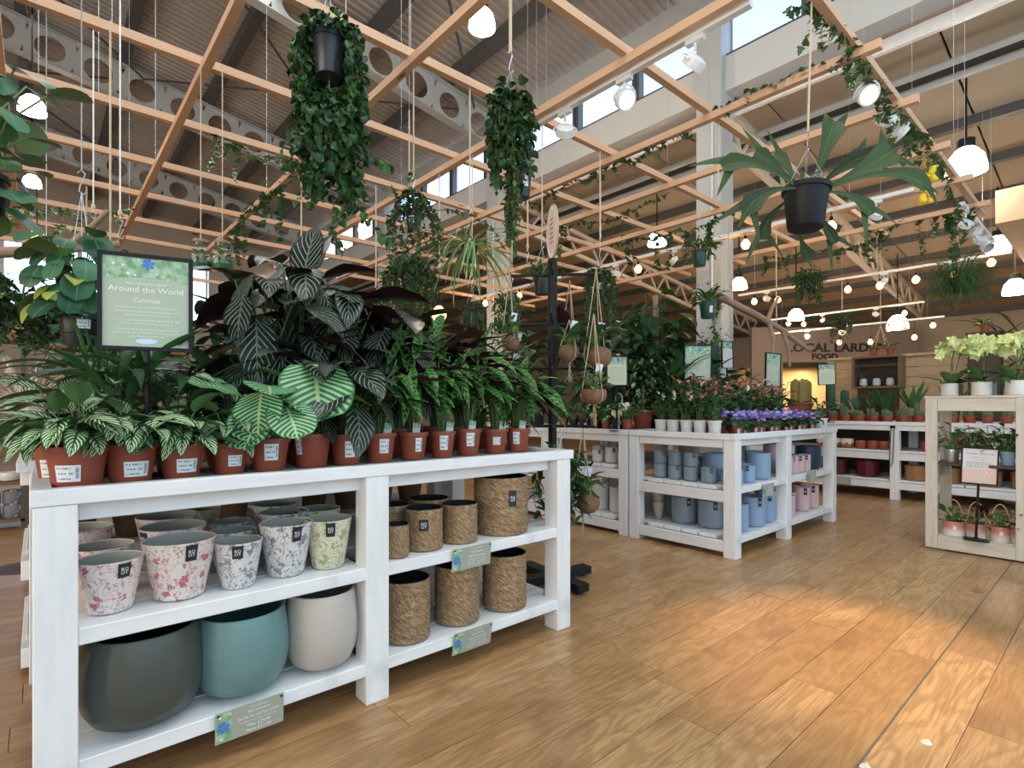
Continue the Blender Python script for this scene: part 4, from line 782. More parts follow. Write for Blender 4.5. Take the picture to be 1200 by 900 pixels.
trailing('hanging_creeper', 'dark creeper in black pot with white label hanging right of the stand pole', 3.34, 2.68, 1.98, .13, .12, 'blackpot', LSM, 24, (.15, .50), (.02, .08), 3.1, .3, .014, 280, .10, bush=(120, .13, 1), sticker=.1, sc=(.9, 1.3))
ferny('fern in dark green pot, top one of three hanging in front of the column', 4.84, 2.66, 2.47, .155, 'greenpot', 52, 3.1, .36, (.9, 1.4)); ferny('fern in dark green pot with white tag, middle one of three below each other', 4.83, 2.67, 1.95, .165, 'greenpot', 56, 2.47, .36, (.9, 1.5), sticker=.5); ferny('fern in dark green pot, lowest one of three, in front of a sign', 4.86, 2.65, 1.55, .155, 'greenpot', 44, 1.95, .34, (.7, 1.1))
trailing('hanging_ball_plant', 'round clipped-looking dark hanging plant above the bare branch', 6.94, 2.56, 2.46, .20, .15, 'blackpot', LSM, 26, (.05, .25), (.0, .05), 3.1, .4, .020, 0, .1, bush=(420, .20, .9), sc=(1, 1.6))
t = thing('hanging_grassy_plant', 'fuzzy hanging rhipsalis-like bush of thin stems, right of the warm bulbs', 'hanging plant', (7.67, 1.26, 2.36)); nursery(t, 'blackpot', .22, .16); rosette(t, .14, [dict(m=LTHIN, n=850, r=(.01, .20), z=(-.12, .18), p=(-30, 85), s=(.9, 1.7), st=0)], sep=0); hanger(t, .16, .11, .42, 3.1-2.36)
for lb, x, y, z in (('small hanging pot plant at the back under the lattice, near the far column', 5.22, 6.2, 2.2), ('small ivy pot hanging far back between the column and the stand pole', 4.3, 5.0, 2.25), ('small hanging basket plant near the slatted partition', 9.4, 2.95, 2.3)):
    trailing('hanging_basket_plant', lb, x, y, z, .16, .13, 'blackpot', LSM, 18, (.05, .3), (.02, .08), 3.1, .3, .022, 0, .1, bush=(120, .17, .9), sc=(1.2, 1.8))
# staghorn fern
st_ = thing('hanging_staghorn_fern', 'staghorn fern with forked fronds in black pot on rope and hook, upper right', 'hanging plant', (2.83, 1.05, 1.975))
nursery(st_, 'black', .225, .205, (.55, .50, .74, .042), rim=.12); st_.rotation_euler = (0, math.radians(4), 0)
def frond(p0, p1, p2, wd, fork, name='frond'):
    P = [Vector(rv(*p)) for p in (p0, p1, p2)]; v = []; N = 12
    view = Vector((-.6585, -.7528, .15)); mb = MB(); f = []
    for i in range(N+1):
        u = i/N; c = P[0]*(1-u)**2+P[1]*2*u*(1-u)+P[2]*u*u; tg = ((P[1]-P[0])*(1-u)+(P[2]-P[1])*u).normalized(); sd = tg.cross(view).normalized(); nm = sd.cross(tg)
        w = wd*1.3*(.14+.86*min(1, u*1.2)**2.0)*(1-.45*max(0, u-.8)/.2)
        for s in (-1, -.5, 0, .5, 1): v.append((c+sd*s*w/2+nm*abs(s)*w*.16, (u, (s+1)/2)))
    for i in range(N):
        for j in range(4): a = i*5+j; f.append((a, a+1, a+6, a+5))
    mb.add([p for p, _ in v], f, [q for _, q in v]); c = P[2]; tg = (P[2]-P[1]).normalized(); sd = tg.cross(view).normalized()
    for s, L, b in fork:
        d = (tg*math.cos(b)+sd*math.sin(b)); o = c+sd*s*wd*.26-tg*.035; q = d.cross(view).normalized(); k = []
        for i in range(6): u = i/5; k += [o+d*L*u+q*e*wd*.27*(1-u)**.8-Vector((0, 0, .25*L*u*u*abs(d.x))) for e in (-1, 0, 1)]
        mb.add(k, [(3*i+j, 3*i+j+1, 3*i+j+4, 3*i+j+3) for i in range(5) for j in range(2)], [(.5, e) for i in range(6) for e in (.1, .4, .8)])
    mb.build(name, 'l_stag', st_, smooth=60)
F3 = [(-1, .17, -.7), (0, .12, -.05), (1, .16, .6)]; F2 = [(-1, .15, -.65), (1, .18, .5)]
for a in (((.02, .17, 0), (.07, .42, -.05), (.13, .55, .0), .10, [(-1, .08, -.4), (1, .16, .12)]), ((.06, .18, 0), (.28, .30, -.06), (.44, .43, .03), .115, F3), ((.05, .2, .02), (.2, .36, .05), (.36, .44, .1), .085, F2),
          ((.10, .19, -.05), (.40, .32, -.10), (.53, .19, -.08), .085, [(-1, .13, .15), (0, .10, -.55), (1, .09, -.9)]), ((-.04, .19, -.02), (-.18, .33, 0), (-.26, .37, .0), .075, F2),
          ((-.08, .18, -.06), (-.30, .34, -.05), (-.43, .27, -.03), .085, F2), ((-.08, .17, -.06), (-.26, .16, -.08), (-.33, .03, -.08), .085, F3),
          ((-.02, .19, .02), (-.05, .36, .08), (-.12, .42, .1), .07, F2), ((.06, .16, -.06), (.20, .16, -.08), (.27, .05, -.08), .07, F2), ((.05, .15, .06), (.14, .10, .12), (.22, -.02, .12), .06, F2), ((.0, .0, .06), (.02, -.08, .05), (.03, -.14, .02), .07, [(0, .10, .05)]),
          ((-.05, .17, .05), (-.16, .10, .12), (-.15, -.02, .12), .06, F2), ((.0, .2, .04), (.04, .33, .12), (.1, .36, .2), .07, F2)): frond(*a)
t_ = MB().lathe([(.001, 0), (.018, .006), (.026, .02), (.028, .034), (.022, .05), (.010, .059), (.001, .061)], 20, Matrix.Translation(rv(0, .195, -.085))).build('glass_globe', 'glass', st_, smooth=True)
hanger(st_, .2, .105, .40, 3.09-1.975)
# silvery round-leaved plants at the top left
def pil(lb, x, y, z, d, n, R, top, h0=.0, h1=.30, yel=0, sticker=None, s=(.7, 1.15)):
    t = thing('hanging_round_leaf_plant', lb, 'hanging plant', (x, y, z)); nursery(t, 'blackpot', d, d*.78, (VA(x, y)+sticker, .55, .92, .05) if sticker is not None else None, foot=.8)
    rosette(t, d*.7, [dict(m=LPIL, n=n, r=(.03, R), z=(h0, h1), p=(-60, 30), s=s, sw=1.2), dict(m=LPIL, n=n//2, r=(.05, R), z=(h0, h1), p=(-80, -25), s=s, sw=1.2, az=(-3.2, -1.2))]+([dict(m=LYE, n=yel, r=(.06, R), z=(.04, .2), p=(-50, -10), az=(-3, -1.5))] if yel else [])); hanger(t, d*.7, d/2, h1+.3, top-z, rope='steel', rr=.0025); return t
pil('silvery round-leaved plant in black pot with label, hanging left of the green sign', .135, 2.88, 1.355, .155, 34, .16, 3.1, .06, .34, 5, .1)
pil('silvery round-leaved plant cut by the left edge of the view, nearest to the viewer', -.135, 2.20, 1.66, .15, 40, .17, 3.1, -.08, .34, 1, s=(.75, 1.1))
trailing('hanging_ivy', 'mottled ivy in black pot at the left edge above the gift shelves', -.10, 3.45, 1.46, .14, .12, 'blackpot', LIVV+LIVY, 20, (.02, .18), (.02, .10), 3.1, .3, .024, 260, .14, bush=(120, .16, 1.0), rope='steel', rr=.0025); trailing('hanging_ivy', 'dark-potted ivy hanging behind the mottled one, left of the round-leaved plant', .03, 3.72, 1.43, .14, .12, 'blackpot', LIVV[:1]+LIVY, 20, (.02, .15), (.02, .12), 3.1, .3, .024, 220, .14, bush=(110, .16, 1.0), rope='steel', rr=.0025)
def hung_branch(lb, pts, r, forks=(), ropes=()):
    t = thing('hanging_branch', lb, 'branch', pts[0]); o = Vector(pts[0]); q = [Vector(p)-o for p in pts]; n = len(q); MB().tube(q, [r*(1-.45*i/(n-1))*U_(.9, 1.1) for i in range(n)], 9).build('main_limb', 'bark', t, smooth=60)
    for fk in forks: MB().tube([Vector(p)-o for p in fk], [r*.6*(1-.4*i/(len(fk)-1)) for i in range(len(fk))], 7).build('side_limb', 'bark', t, smooth=60)
    for x, y, z in ropes: MB().tube([(x-o.x, y-o.y, z-o.z), (x-o.x, y-o.y, 3.1-o.z)], .005, 5).build('rope', 'rope', t)
hung_branch('thick bare branch hung level at the far left in front of the bright windows', [(-.62, 3.75, 1.80), (-.3, 3.63, 1.82), (-.05, 3.56, 1.86), (.12, 3.52, 1.90), (.32, 3.47, 1.95)], .032, [[(.1, 3.53, 1.895), (.2, 3.42, 2.0), (.26, 3.36, 2.08)]], [(-.3, 3.63, 1.82), (.28, 3.48, 1.94)])
hung_branch('pale forked branch hung over the flowers, pointing down to the right', [(5.20, 2.80, 2.26), (5.5, 2.72, 2.17), (5.85, 2.64, 2.08), (6.15, 2.55, 1.97), (6.45, 2.48, 1.84), (6.66, 2.42, 1.75)], .042, [[(5.98, 2.6, 2.05), (6.0, 2.56, 2.18), (6.08, 2.53, 2.30)], [(6.0, 2.6, 2.03), (6.0, 2.55, 1.85), (5.98, 2.55, 1.6)], [(6.2, 2.54, 1.95), (6.27, 2.5, 1.75), (6.3, 2.5, 1.55)]], [(5.4, 2.75, 2.2), (6.1, 2.56, 1.98)])
# garlands of ivy wound along the battens
def garland(lb, pts, dens=.02, ms=None, sep=0, sc=(.7, 1.1), drops=3, dl=(.08, .3)):
    t = thing('ivy_garland', lb, 'garland', pts[0]); o = Vector(pts[0]); st = MB(); items = []; P = []
    for a, b in zip(pts, pts[1:]):
        a = Vector(a); b = Vector(b); n = max(2, int((b-a).length/.12))
        for i in range(n): P.append(a+(b-a)*i/n-o+Vector((U_(-.03, .03), U_(-.03, .03), U_(-.05, .05))))
    P.append(Vector(pts[-1])-o); strand(items, st, P, dens, ms or LIVY, (-60, 50), sc)
    for i in range(drops): p = RND.choice(P); L = U_(*dl); strand(items, st, [p, p+Vector((U_(-.04, .04), U_(-.04, .04), -L*.5)), p+Vector((U_(-.06, .06), U_(-.06, .06), -L))], dens, ms or LIVY, (-60, 50), sc)
    st.build('stems', 'brownstem', t); put(t, items, sep); return t
Zg = 3.11
garland('ivy garland wound on the lattice batten above the staghorn fern, leaves like stars', [(2.85, 1.12, 3.12), (2.95, 1.06, 3.2), (3.15, 1.05, 3.14), (3.4, 1.04, 3.13), (3.6, 1.04, 3.1), (3.9, 1.05, 3.06)], .022, LIVY+LIVV[1:], 200, (.9, 1.3), 5, (.08, .22))
garland('ivy garland along the spotlight rail at the upper right with yellow flowers', [(3.6, 1.03, 3.12), (4.2, 1.02, 3.08), (4.8, 1.03, 3.1), (5.4, 1.03, 3.1), (5.8, 1.02, 3.0), (6.2, 1.02, 2.75)], .022, None, 120, (.9, 1.3), 7, (.15, .45))
garland('short ivy garland on the batten left of the staghorn rope', [(3.47, 1.95, Zg), (3.48, 1.6, Zg), (3.46, 1.3, Zg), (3.45, 1.05, Zg)], .03, None, 60, (.8, 1.1), 4, (.08, .2))
garland('thick ivy garland on the batten beside the hanging creeper ropes', [(3.52, 2.9, Zg), (3.50, 2.55, 3.03), (3.54, 2.1, Zg)], .013, None, 150, (.8, 1.1), 5, (.05, .14)); garland('ivy garland continuing along the same batten towards the column', [(3.56, 3.9, 3.08), (3.58, 3.5, 3.03), (3.56, 3.0, 3.1)], .018, None, 0, (.8, 1.1), 4, (.05, .15))
garland('loose ivy garland on the second batten behind the oval stand sign', [(4.33, 4.2, 3.08), (4.36, 3.7, 3.0), (4.36, 3.3, 3.0), (4.38, 2.8, 3.08)], .022, LIVY+LIVV[:1], 0, (.8, 1.2), 7, (.08, .3))
garland('ivy garland along the left batten behind the big wax plant', [(1.63, 4.55, 3.1), (1.63, 5.0, 3.08), (1.6, 5.5, 3.06), (1.63, 6.1, 3.08), (1.63, 6.7, 3.08)], .016, LIVY+LIVV[:1], 0, (.9, 1.4), 10, (.12, .5)); garland('pale ivy shoots on a cross batten left of the big wax plant', [(.95, 4.5, 3.12), (1.15, 4.52, 3.1), (1.4, 4.5, 3.06), (1.62, 4.5, 3.08)], .02, LIVV, 0, (.9, 1.4), 5, (.1, .35))
garland('ivy garland on the far battens over the bulbs, right of the staghorn pot', [(7.0, 3.1, 3.02), (7.2, 2.7, 3.0), (7.3, 2.2, 3.0), (7.0, 1.8, 3.0)], .02, None, 0, (1, 1.6), 8, (.1, .3)); garland('ivy garland hanging around the rope at the far right under the lattice', [(6.9, 1.9, 3.0), (7.0, 1.6, 3.09), (7.05, 1.35, 3.09), (7.0, 1.05, 3.09)], .02, None, 0, (1, 1.6), 8, (.1, .5)); garland('long ivy garland behind the fern pots near the tall column', [(5.3, 4.2, 3.05), (5.25, 3.6, 3.0), (5.22, 3.1, 3.0), (5.2, 2.6, 3.05)], .02, LIVY+LIVV[:1], 0, (1, 1.5), 9, (.1, .4)); garland('ivy garland at the far left below the small lamps', [(-.15, 6.4, 2.8), (.1, 6.3, 2.85), (.4, 6.3, 2.9), (.7, 6.3, 3.0)], .025, LIVV, 0, (1, 1.6), 5, (.1, .3))
garland('creeper climbing the front of the tall steel column behind the flowers', [(6.42, 3.35, 1.0), (6.40, 3.4, 1.5), (6.42, 3.45, 2.0), (6.42, 3.42, 2.5)], .012, LSM, 0, (1.2, 2), 14, (.1, .35))
fl_ = thing('yellow_flower_spray', 'spray of yellow flowers tucked in the ivy of the right spotlight rail', 'flowers', (5.02, 1.0, 2.86)); mb = MB()
for i in range(26): mb.lathe([(.001, 0), (.02, .006), (.026, .014)], 6, Matrix.Translation(Vector((U_(-.07, .07), U_(-.05, .05), U_(-.22, .05)))) @ Matrix.Rotation(U_(-1.5, 1.5), 4, 'X') @ Matrix.Rotation(U_(0, 1.5), 4, 'Y'))
prop(mb.build('blossoms', 'f_yellow', fl_), kind='stuff'); MB().tube([(0, 0, .2), (.01, 0, 0), (0, .01, -.2)], .003, 5).build('stem', 'stem', fl_)
# ropes and hooks that carry nothing
for lb, x, y, zb, zt_ in (('bare rope and hook hanging at the far left, nearest the round-leaved plant', .30, 3.25, 1.93, 3.1), ('bare rope with a long steel hook above the green sign', .22, 3.66, 2.05, 3.1), ('short jute rope with a knot, left of the sign and far back', .33, 6.27, 2.45, 3.1), ('bare jute rope and hook left of the ivy pot', 2.62, 3.86, 2.25, 3.1), ('bare jute rope with hook behind the long trailing plant', 2.56, 2.76, 2.1, 3.1), ('bare jute rope beside the tall column', 3.62, 1.98, 2.55, 3.1), ('bare jute rope with hook over the coconut stand', 3.54, 2.88, 2.45, 3.1), ('bare jute rope in front of the bracing, middle left', 1.63, 4.5, 2.0, 3.1), ('thin rope right of the big wax plant', 2.3, 4.5, 2.1, 3.1), ('bare rope far right near the fuzzy plant', 7.0, 1.85, 2.6, 3.1)):
    x, y = snap(x, y); sp_ = support(x, y); t = thing('rope', lb, 'rope', (x, y, zb)); zt_ = min(sp_, 3.11)
    if sp_ > 3.3: MB().tube([(0, 0, zt_-zb), (0, 0, sp_-zb)], .0013, 4).build('wire', 'steel', t)
    MB().tube([(0, 0, .09), (0, 0, zt_-zb)], .006 if x > .4 or y > 5 else .0035, 6).build('cord', 'rope' if x > .4 or y > 5 else 'paper', t); MB().lathe([(.004, .10), (.010, .11), (.010, .125), (.004, .135)], 8, close=True).build('knot', 'rope', t)
    MB().tube([(.018, 0, .012), (.008, 0, -.008), (-.008, 0, .002), (-.004, 0, .03), (.006, 0, .06), (.012, 0, .078), (0, 0, .092), (-.014, 0, .078)], .0028, 6).build('hook', 'steel', t)
# ---------------------------------------------------------------- lamps
def pendant(lb, x, y, z, d=.32, pw=62):
    t = thing('pendant_lamp', lb, 'lamp', (x, y, z)); h = d*.72
    MB().lathe([(d*.5, 0), (d*.49, h*.25), (d*.42, h*.65), (d*.25, h*.95), (d*.2, h)], 24).build('glass_shade', 'glow', t, smooth=True)
    MB().lathe([(d*.2, h), (d*.22, h*1.02), (d*.22, h*1.35), (d*.04, h*1.45)], 16, close=True).build('cap', 'black', t)
    top = (zr(x) if x < XC else zl(x))+.21-z; MB().tube([(0, 0, h*1.4), (0, 0, top)], .012, 6).build('cord', 'black', t)
    d_ = bpy.data.lights.new('lamp_light', 'POINT'); d_.energy = pw; d_.color = (1, .76, .50); d_.shadow_soft_size = .12; o = bpy.data.objects.new('lamp_light', d_); COL.objects.link(o); o.parent = t; o.location = (0, 0, -.08)
for a in (('bright bell lamp at the top centre of the view', 4.01, 5.13, 5.65), ('bell lamp upper left, the nearer of two', -.07, 10.69, 5.45, .34), ('bell lamp upper left, below and behind the nearer one', -.11, 16.04, 6.0, .34), ('large bell lamp in a black cap at the upper right', 8.65, 1.34, 4.0, .42, 30), ('bell lamp between the column and the stand sign', 8.17, 5.47, 3.94), ('bell lamp just right of the tall column', 10.72, 5.24, 3.5), ('bell lamp above the forked branch', 12.12, 4.68, 2.95), ('small bell lamp over the shop partition', 14.34, 3.4, 2.83, .42), ('bell lamp at the right edge, upper of two', 12.02, 1.45, 3.7, .34), ('bell lamp at the right edge, lower of two', 12.23, 1.26, 2.98, .34)): pendant(*a)
def bulb(x, y, z, top, lb=None, lit=0):
    t = thing('hanging_bulb', lb or 'bare warm filament bulb hanging on a short cord under the lattice', 'bulb', (x, y, z), 0, None if lb else 'warm filament bulbs'); MB().lathe([(.001, -.062), (.030, -.053), (.048, -.018), (.048, .005), (.029, .036), (.016, .05)], 12).build('glass', 'bulb', t, smooth=True)
    MB().lathe([(.016, .048), (.017, .09), (.006, .1)], 10, close=True).build('socket', 'black', t); MB().tube([(0, 0, .09), (0, 0, top-z)], .004, 5).build('cord', 'black', t)
    if lit:
        d_ = bpy.data.lights.new('bulb_light', 'POINT'); d_.energy = lit; d_.color = (1, .62, .28); d_.shadow_soft_size = .05; o = bpy.data.objects.new('bulb_light', d_); COL.objects.link(o); o.parent = t; o.location = (0, 0, -.1)
RAILS = {6.03: 'the long white rail behind the staghorn pot', 9.4: 'the white rail above the cactus bench', 12.8: 'the farthest rails before the shop partition', 2.56: 'the batten left of the big columns'}
BL = ((6.03, 1.99, 2.93), (6.03, 2.87, 2.95), (6.03, 4.33, 2.95), (6.03, 6.7, 2.96), (6.03, 7.62, 2.97), (9.4, 1.2, 3.0), (9.4, 1.59, 2.9), (9.4, 2.01, 2.92), (9.4, 2.45, 2.91), (9.4, 2.87, 2.92), (9.4, 3.92, 2.92), (9.4, 4.32, 2.95), (12.8, 2.47, 2.66), (12.8, 2.76, 2.46), (12.8, 2.92, 2.95), (12.8, 3.18, 2.67), (12.8, 3.5, 2.44), (12.8, 4.03, 2.69), (12.8, 4.07, 2.48), (12.8, 4.71, 2.67), (12.8, 4.78, 2.95), (2.56, 5.31, 2.97)); kx = {}
for i, (x, y, z) in enumerate(BL):
    kx[x] = kx.get(x, 0)+1; bulb(x, y, z, 3.08 if x != 12.8 else (3.12 if z > 2.8 else 2.8), 'warm bulb on %s%s' % (RAILS[x], '' if x == 2.56 else ', %s from the right' % ORD[kx[x]-1]), lit=9 if i in (1, 4, 8, 11, 16, 19) else 0)
bulb(2.0, 3.02, 1.72, 1.90, 'single lit bulb glowing in front of the small-leaved bushy plant', 3); bulb(-.01, 6.27, 2.60, 3.1, 'single warm bulb at the far left in front of the bright windows')
def track(lb, a, b, heads, sc=1.0, mat='whitemetal'):
    t = thing('track_light', lb, 'track light', a); v = Vector(b)-Vector(a); rz = math.atan2(v.y, v.x); t.rotation_euler = (0, 0, rz); L = v.length; MB().box(0, L, -.02*sc, .02*sc, -.016*sc, .02*sc).build('rail', mat, t)
    for q in (.08*L, .92*L):
        x_ = a[0]+v.x*q/L; y_ = a[1]+v.y*q/L; MB().tube([(q, 0, .02*sc), (q, 0, (zr(x_) if x_ < XC else zl(x_))+.2-a[2])], .0015, 4).build('suspension_wire', 'steel', t)
    for s, lit, turn in heads:
        h = MB(); h.box(s-.05*sc, s+.05*sc, -.018, .018, -.045*sc, -.017*sc).tube([(s, 0, -.04*sc), (s, 0, -.085*sc)], .008*sc, 6)
        ring = Matrix.Translation((s, 0, -.145*sc)) @ Matrix.Rotation(turn-rz, 4, 'Z') @ Matrix.Rotation(math.radians(38), 4, 'Y')
        h.lathe([(.030*sc, -.03*sc), (.056*sc, -.02*sc), (.062*sc, .02*sc), (.062*sc, .03*sc), (.052*sc, .032*sc), (.050*sc, .02*sc)], 20, ring @ Matrix.Rotation(PI/2, 4, 'Y')); k = h.build('spot_head', mat, t, smooth=40)
        MB().lathe([(.05*sc, .021*sc), (.001, .026*sc)], 20, ring @ Matrix.Rotation(PI/2, 4, 'Y')).build('lens', 'spot' if lit else 'glass', k)
        MB().tube([ring @ Vector((0, .075*sc*math.cos(q), .075*sc*math.sin(q))) for q in [PI*j/10*1.2-.3 for j in range(11)]], .006*sc, 5).build('yoke', mat, k)
TC = FW+PI
track('white rail with three round spotlights on the batten before the high windows', (2.62, 2.76, 3.075), (2.62, 1.22, 3.075), [(.30, 0, FW), (.78, 1, TC+.5), (1.24, 0, FW+.6)]); track('silver spotlight rail along the right batten over the staghorn fern', (3.68, 1.07, 3.17), (5.0, 1.07, 3.17), [(.16, 1, TC), (.58, 0, FW), (.86, 0, RT)], mat='whitemetal'); track('second spotlight rail at the far right end of the lattice', (6.7, 1.07, 3.06), (8.5, 1.07, 3.06), [(.2, 0, FW), (.6, 0, RT), (1.0, 0, FW), (1.4, 0, TC)])
track('long white rail with bulbs behind the staghorn pot', (6.03, 7.9, 3.09), (6.03, 1.3, 3.09), [(3.2, 0, FW), (4.1, 0, RT), (6.3, 0, FW)]); track('white rail far back above the cactus bench', (9.4, 4.6, 3.09), (9.4, 1.0, 3.09), [(.5, 0, FW), (2.2, 0, RT)], .9); track('farthest white rail, upper one in front of the partition', (12.8, 5.6, 3.12), (12.8, 2.6, 3.12), [(.5, 0, FW), (1.2, 0, RT), (2.2, 0, FW)], .9); track('farthest white rail, lower one in front of the partition', (12.8, 5.5, 2.80), (12.8, 2.3, 2.80), [(.8, 0, FW), (1.5, 0, RT), (2.6, 0, FW)], .9)
d_ = bpy.data.lights.new('spot_beam', 'SPOT'); d_.energy = 520; d_.color = (1, .66, .34); d_.spot_size = math.radians(34); d_.spot_blend = .8; d_.shadow_soft_size = .06; o = bpy.data.objects.new('spot_beam', d_); COL.objects.link(o); o.location = (3.84, 1.05, 2.98); o.rotation_euler = (Vector((2.75, .85, 0))-o.location).to_track_quat('-Z', 'Y').to_euler()
# ---------------------------------------------------------------- black stand with coconut planters
M['coco'] = plain('coconut_husk', (.20, .115, .062), .9, var=.4, sc=30, bump=.5); M['string'] = plain('natural_string', (.50, .38, .25), .9); M['swing'] = plain('pale_swing_tag', (.62, .72, .80), .6)
M['ovalface'] = plain('blush_sign_face', (.74, .58, .50), .6, var=.03); M['signwood'] = plain('pale_wood_rim', (.50, .33, .20), .6)
t = thing('coconut_stand', 'tall black aisle stand with oval sign on top, hung with coconut planters', 'stand', (2.43, 2.39, 0))
MB().tube([(0, 0, .05), (0, 0, 1.0)], .026, 12).tube([(0, 0, 1.0), (0, 0, 2.03)], .030, 12).build('pole', 'black', t)
for a in (RT, FW, RT+PI, FW+PI): MB().bar((0, 0, .04), (.29*math.cos(a+.6), .29*math.sin(a+.6), .04), .085, .045).box(-.0, .001, 0, .001, .0, .001).build('base_leg', 'black', t); MB().lathe([(.02, 0), (.02, .02)], 8, Matrix.Translation((.25*math.cos(a+.6), .25*math.sin(a+.6), 0)), True).build('foot', 'black', t)
for z, L in ((1.93, .26), (1.62, .30), (1.34, .30), (.98, .26), (.74, .24)):
    for a in (RT-.1, RT+PI-.1, FW-.1, FW+PI-.1): MB().tube([(.02*math.cos(a), .02*math.sin(a), z), (L*math.cos(a), L*math.sin(a), z), ((L+.01)*math.cos(a), (L+.01)*math.sin(a), z+.02)], .009, 6).build('arm', 'black', t)
ov = MB(); R_ = Matrix.Translation((0, 0, 2.20)) @ Matrix.Rotation(RT-1.30, 4, 'Z') @ Matrix.Rotation(PI/2, 4, 'X') @ Matrix.Diagonal((.098, .172, 1, 1))
o = MB().lathe([(1, -.006), (1, .0062), (.95, .0066), (.95, .006)], 32, R_).build('oval_sign', 'signwood', t); MB().lathe([(.001, .0064), (.95, .0065)], 32, R_).build('sign_face', 'whitemetal', o); MB().lathe([(.001, .0075), (.78, .0076)], 32, R_).build('blush_oval', 'ovalface', o)
tm = MB()
for i, w_ in enumerate((.5, .62, .62, .55, .62, .5)): tm.box(-w_/2, w_/2, .42-i*.17, .49-i*.17, .0082, .0086, R_)
tm.build('printed_lines', plain('brick_red_print', (.45, .16, .12), .6), o)
def coconut(lb, x, y, z, d, ztop, leaves, half=False, tilt=0, tag=True, tassel=.12, n=16):
    t = thing('coconut_planter', lb, 'hanging planter', (x, y, z)); r = d/2; h = r*1.15 if half else d*.86
    pr = [(.004, 0), (r*.5, h*.07), (r*.85, h*.27), (r*.99, h*.52), (r*.98 if half else r*.93, h*.74 if not half else h*.85), (r*.92 if half else r*.70, h)]
    b = MB().lathe(pr+[(pr[-1][0]*.9, h*.99), (pr[-1][0]*.85, h*.86), (.004, h*.84)], 20).build('shell', 'coco', t, smooth=60); b.rotation_euler = (tilt, tilt*.6, 0)
    s = MB()
    for k in range(3):
        a = k*2.094+.4; s.tube([(r*.2*math.cos(a), r*.2*math.sin(a), -.004), (r*.9*math.cos(a), r*.9*math.sin(a), h*.28), (r*1.03*math.cos(a), r*1.03*math.sin(a), h*.6), (r*.9*math.cos(a), r*.9*math.sin(a), h), (0, 0, ztop-z)], .0028, 4)
    for k in range(4): s.tube([(0, 0, 0), (U_(-.012, .012), U_(-.012, .012), -tassel*.5), (U_(-.02, .02), U_(-.02, .02), -tassel)], .0022, 4)
    s.build('string_net', 'string', t)
    if tag: MB().box(-.018, .018, -.001, .001, -.05, .0).build('swing_tag', 'swing', t, loc=rv(.03, h+.14, -.03), rot=(0, .2, RT))
    rosette(t, h*.85, [dict(m=leaves, n=n, r=(.01, r*.9), z=(.02, .11), p=(-20, 60), s=(.6, 1.0))], stems=True); return t
LVG = [lm('leaf', 'l_pil', 'heart', .075, .06, .5, .15), lm('leaf', 'l_var', 'heart', .07, .055, .5, .15)]
for a in (('coconut planter with bright pothos leaves, upper left of the stand', 2.17, 2.50, 1.44, .105, 1.93, LL, False, .2), ('coconut planter with glossy green leaves in front of the black pole', 2.38, 2.20, 1.37, .115, 1.62, LL+LD, False, -.2), ('large round coconut planter tilted, right of the pole beside the cream sign', 2.53, 2.12, 1.335, .150, 1.93, LHM, False, .25), ('coconut bowl with silvery leaves hanging lowest on the right of the pole', 2.33, 1.97, 1.115, .145, 1.62, LVG, True), ('coconut planter in the middle left behind the maroon leaves', 2.30, 2.60, 1.33, .12, 1.62, LVAR, False, .1), ('coconut planter behind the pole with dark red leaves', 2.62, 2.42, 1.40, .13, 1.93, LRED[:1]+LD, False, 0), ('coconut planter on the far side of the stand, mostly hidden', 2.24, 2.56, 1.18, .13, 1.34, LM, False, 0)): coconut(*a)
coconut('coconut planter with a leafy vine hanging low beside the bench end, upper one', 2.32, 2.04, .505, .135, .98, LM, False, .4, n=24); coconut('coconut planter hanging lowest beside the bench end, tassel near the floor', 2.22, 2.10, .42, .115, .74, LM+LD, False, .2, n=18)
trailing('hanging_vine', 'dense green vine with pale flowers hanging between the bench end and white pots', 2.22, 2.12, .66, .11, .10, 'blackpot', LM[:1]+LD[:1], 14, (.05, .3), (.02, .10), .98, .2, .035, 200, .08, bush=(60, .16, .9), sc=(.35, .6))
# ---------------------------------------------------------------- the foliage island
ZI = .892
M['whitepot'] = plain('white_ceramic', (.74, .73, .69), .4)
def pl(name, lb, x, y, d, h, mat, specs, sep=300, st=None, z=ZI, group=None, **k): return potted(lb, x, y, d, h, specs, mat, st, z, sep, group, 'plant', name, **k)
LPL = [lm('leaf', 'l_dark', 'lance', .20, .07, d, .25) for d in (.5, .9)]; LBIG = [lm('leaf', 'l_dark', 'heart', .26, .19, d, .15) for d in (.5, .9)]+[lm('leaf', 'l_mid', 'heart', .24, .17, .7, .15)]
SPK = [lm('flower', 'f_pink', 'heart', .075, .055, .5, .5, 5, 4), lm('flower', 'f_pink', 'heart', .065, .05, .9, .5, 5, 4)]; SPC = [lm('flower', 'f_cream', 'heart', .08, .05, .4, .5, 5, 4)]; VPE = [lm('flower', 'f_violet', 'round', .034, .034, .2, .2, 4, 2)]
for i, (x, y) in enumerate(((3.875, 2.555), (3.88, 2.445), (3.885, 2.325), (3.89, 2.215), (3.895, 2.095))):
    t = pl('potted_anthurium', 'leafy plant in white ceramic pot, %s of five along the left counter edge' % ORD[i], x, y, .108, .105, 'whitepot', [dict(m=LPL, n=13, r=(.02, .07), z=(.03, .16), p=(10, 65), s=(.5, .8))], foot=.78, st=(.5, .35, .55, .02))
    rosette(t, .09, [dict(m=SPC if i < 3 else SPK, n=2, r=(.02, .06), z=(.15, .22), p=(40, 80), s=(.6, .8))], name='flower')
LVI = [lm('leaf', 'l_dark', 'round', .07, .06, d, .15, 5, 4) for d in (.4, .8)]
